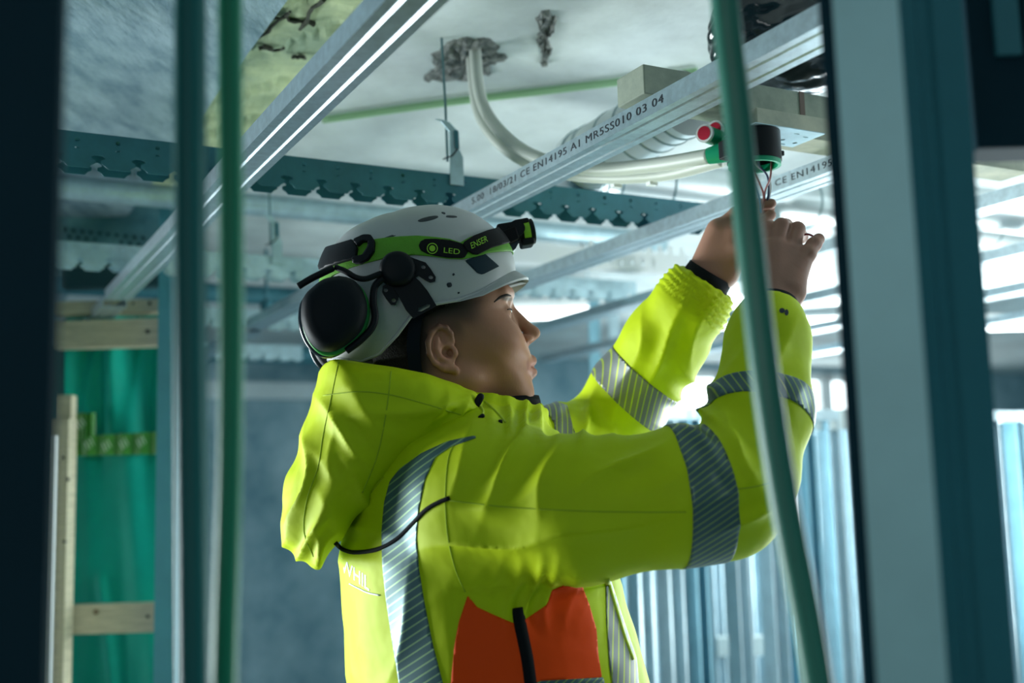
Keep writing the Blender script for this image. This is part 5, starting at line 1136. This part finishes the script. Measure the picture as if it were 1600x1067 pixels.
# headlamp on its elastic strap
lampo = empty('headlamp', HP(800, 370), 'black headlamp on a green elastic strap around the white helmet', 'headlamp')
SGR = mat('green_elastic', (0.11, 0.36, 0.01), 0.6, noise=0.1, nscale=60, bump=0.15, bscale=500); SBK = mat('strap_black_patch', (0.004, 0.004, 0.006), 0.7, spec=0.2); LIME = mat('lime_print', (0.30, 0.62, 0.02), 0.5)
strap = spiece('strap', [(488, 432), (500, 398), (530, 384), (560, 377), (590, 374), (620, 372), (650, 371), (680, 373.5), (702, 376), (718, 381), (735, 370), (760, 361), (790, 354), (812, 350), (812, 378), (790, 386), (765, 393), (742, 402), (722, 407), (700, 407), (675, 404), (650, 401.5), (620, 402.5), (585, 409), (550, 416), (520, 424), (500, 440)], SGR, 0.0030, 0.0026, lampo, both=True)
spiece('strap_patch', [(654, 386), (657, 379), (664, 375.5), (680, 375), (702, 377), (720, 382), (732, 392), (724, 404.5), (700, 404), (680, 401), (668, 398), (658, 393)], SBK, 0.0042, 0.0012, lampo)
spiece('strap_patch', [(721, 382), (738, 371), (758, 363.5), (780, 358), (800, 354), (804, 378), (785, 383), (765, 389), (745, 399), (738, 399), (728, 393)], SBK, 0.0056, 0.0026, lampo)
for (ro, ri) in ((8.6, 7.2), (4.8, 0)):
    lp = [oval(0, 0, ro, ro, 0, 28)]+([oval(0, 0, ri, ri, 0, 28)] if ri else []); V, Fc = fill2d(lp, 0.0); print_on(V, Fc, lambda a, c: (675.5+a, 388+c), 0.0052, 'ring_mark', LIME, lampo, TRS)
V, Fc = text2d('LED', 1.0, 0.0); print_on(V, Fc, lambda a, c: (692+a*15.5+c*1.0, 394.5+a*1.0-c*12+0.8*a), 0.0052, 'strap_lettering', LIME, lampo, TRS)
V, Fc = text2d('ENSER', 1.0, 0.0); print_on(V, Fc, lambda a, c: (736.5+a*9.2-c*3.4, 389.0-a*4.3-c*13.5), 0.0130, 'strap_lettering', LIME, lampo, TRS)
spiece('buckle', [(508, 396), (520, 390), (556, 379), (562, 390), (559, 406), (540, 411), (520, 418), (508, 424), (504, 410)], BLACKP, 0.0095, 0.0075, lampo)
for k in range(3):
    y0 = 400+k*7; cord([(512, y0), (530, y0-5), (552, y0-13)], 0.0016, 'buckle_rib', CUPG, lampo, 0.0098, trees=TRS)
bk = [(557, 380), (572, 373), (583, 373), (588, 380), (587, 395), (578, 408), (566, 414), (556, 414), (556, 404), (570, 402), (578, 390), (579, 381), (570, 381), (562, 388)]
spiece('buckle_loop', bk, BLACKP, 0.0105, 0.0085, lampo); spiece('strap_tail', [(497, 415), (503, 391), (510, 390), (505, 418), (500, 424)], LIME, 0.0085, 0.0055, lampo)
# lamp head at the front of the helmet
ld = HP.g*0.985+gz*0.17; ld = ld/np.linalg.norm(ld); lu = np.cross(HP.l, ld)*-1; lu = lu/np.linalg.norm(lu)
if lu[2] < 0: lu = -lu
hc_ = HP(822, 363, -0.0)
def lbox(c, a, u_, l_, name, m_, bev=0.003, parent=None):
    b = MB(); b.box(c-ld*a-lu*u_-HP.l*l_, ld*2*a, HP.l*2*l_, lu*2*u_); return b.build(name, m_, parent or lampo, bevel=bev)
b = MB(); b.tube([hc_-ld*0.016, hc_-ld*0.010, hc_+ld*0.006, hc_+ld*0.0085, hc_+ld*0.0110], [0.0135, 0.0165, 0.0180, 0.0195, 0.0190], 32); lh = b.build('lamp_head', BLACKP, lampo, autosmooth=0.5)
b = MB(); b.tube([hc_+ld*0.0108, hc_+ld*0.0120], 0.0165, 28); b.build('lens', mat('lens_glass', (0.25, 0.30, 0.33), 0.08, coat=1.0), lh)
b = MB(); b.tube([hc_-ld*0.006, hc_+ld*0.0045], [0.0182, 0.0190], 32, False); b.build('accent_ring', LIME, lh, True)
lbox(hc_-lu*0.0165-ld*0.002, 0.010, 0.0055, 0.016, 'switch_block', BLACKP)
lbox(hc_+lu*0.0150-ld*0.006, 0.012, 0.0042, 0.016, 'top_cap', BLACKP)
b = MB(); hg = HP(804, 363, 0.0); b.tube([hg-HP.l*0.030, hg+HP.l*0.030], 0.0120, 24); b.build('hinge', BLACKP, lampo, autosmooth=0.8)
lbox(HP(790, 366), 0.014, 0.0125, 0.026, 'mount_plate', BLACKP); 
b = MB(); q = [HP(785, 378, -0.022), HP(812, 376, -0.022), HP(806, 388, -0.022), HP(797, 397, -0.022)]; b.prism(q, HP.l*0.044); b.build('mount_bracket', mat('smoked_bracket', (0.05, 0.045, 0.07), 0.2, coat=0.5), lampo)
b = MB(); q = [HP(781, 362, -0.034), HP(806, 353, -0.034), HP(812, 372, -0.034), HP(788, 384, -0.034)]; b.prism(q, HP.l*0.068); b.build('strap_mount', SBK, lampo, bevel=0.002)
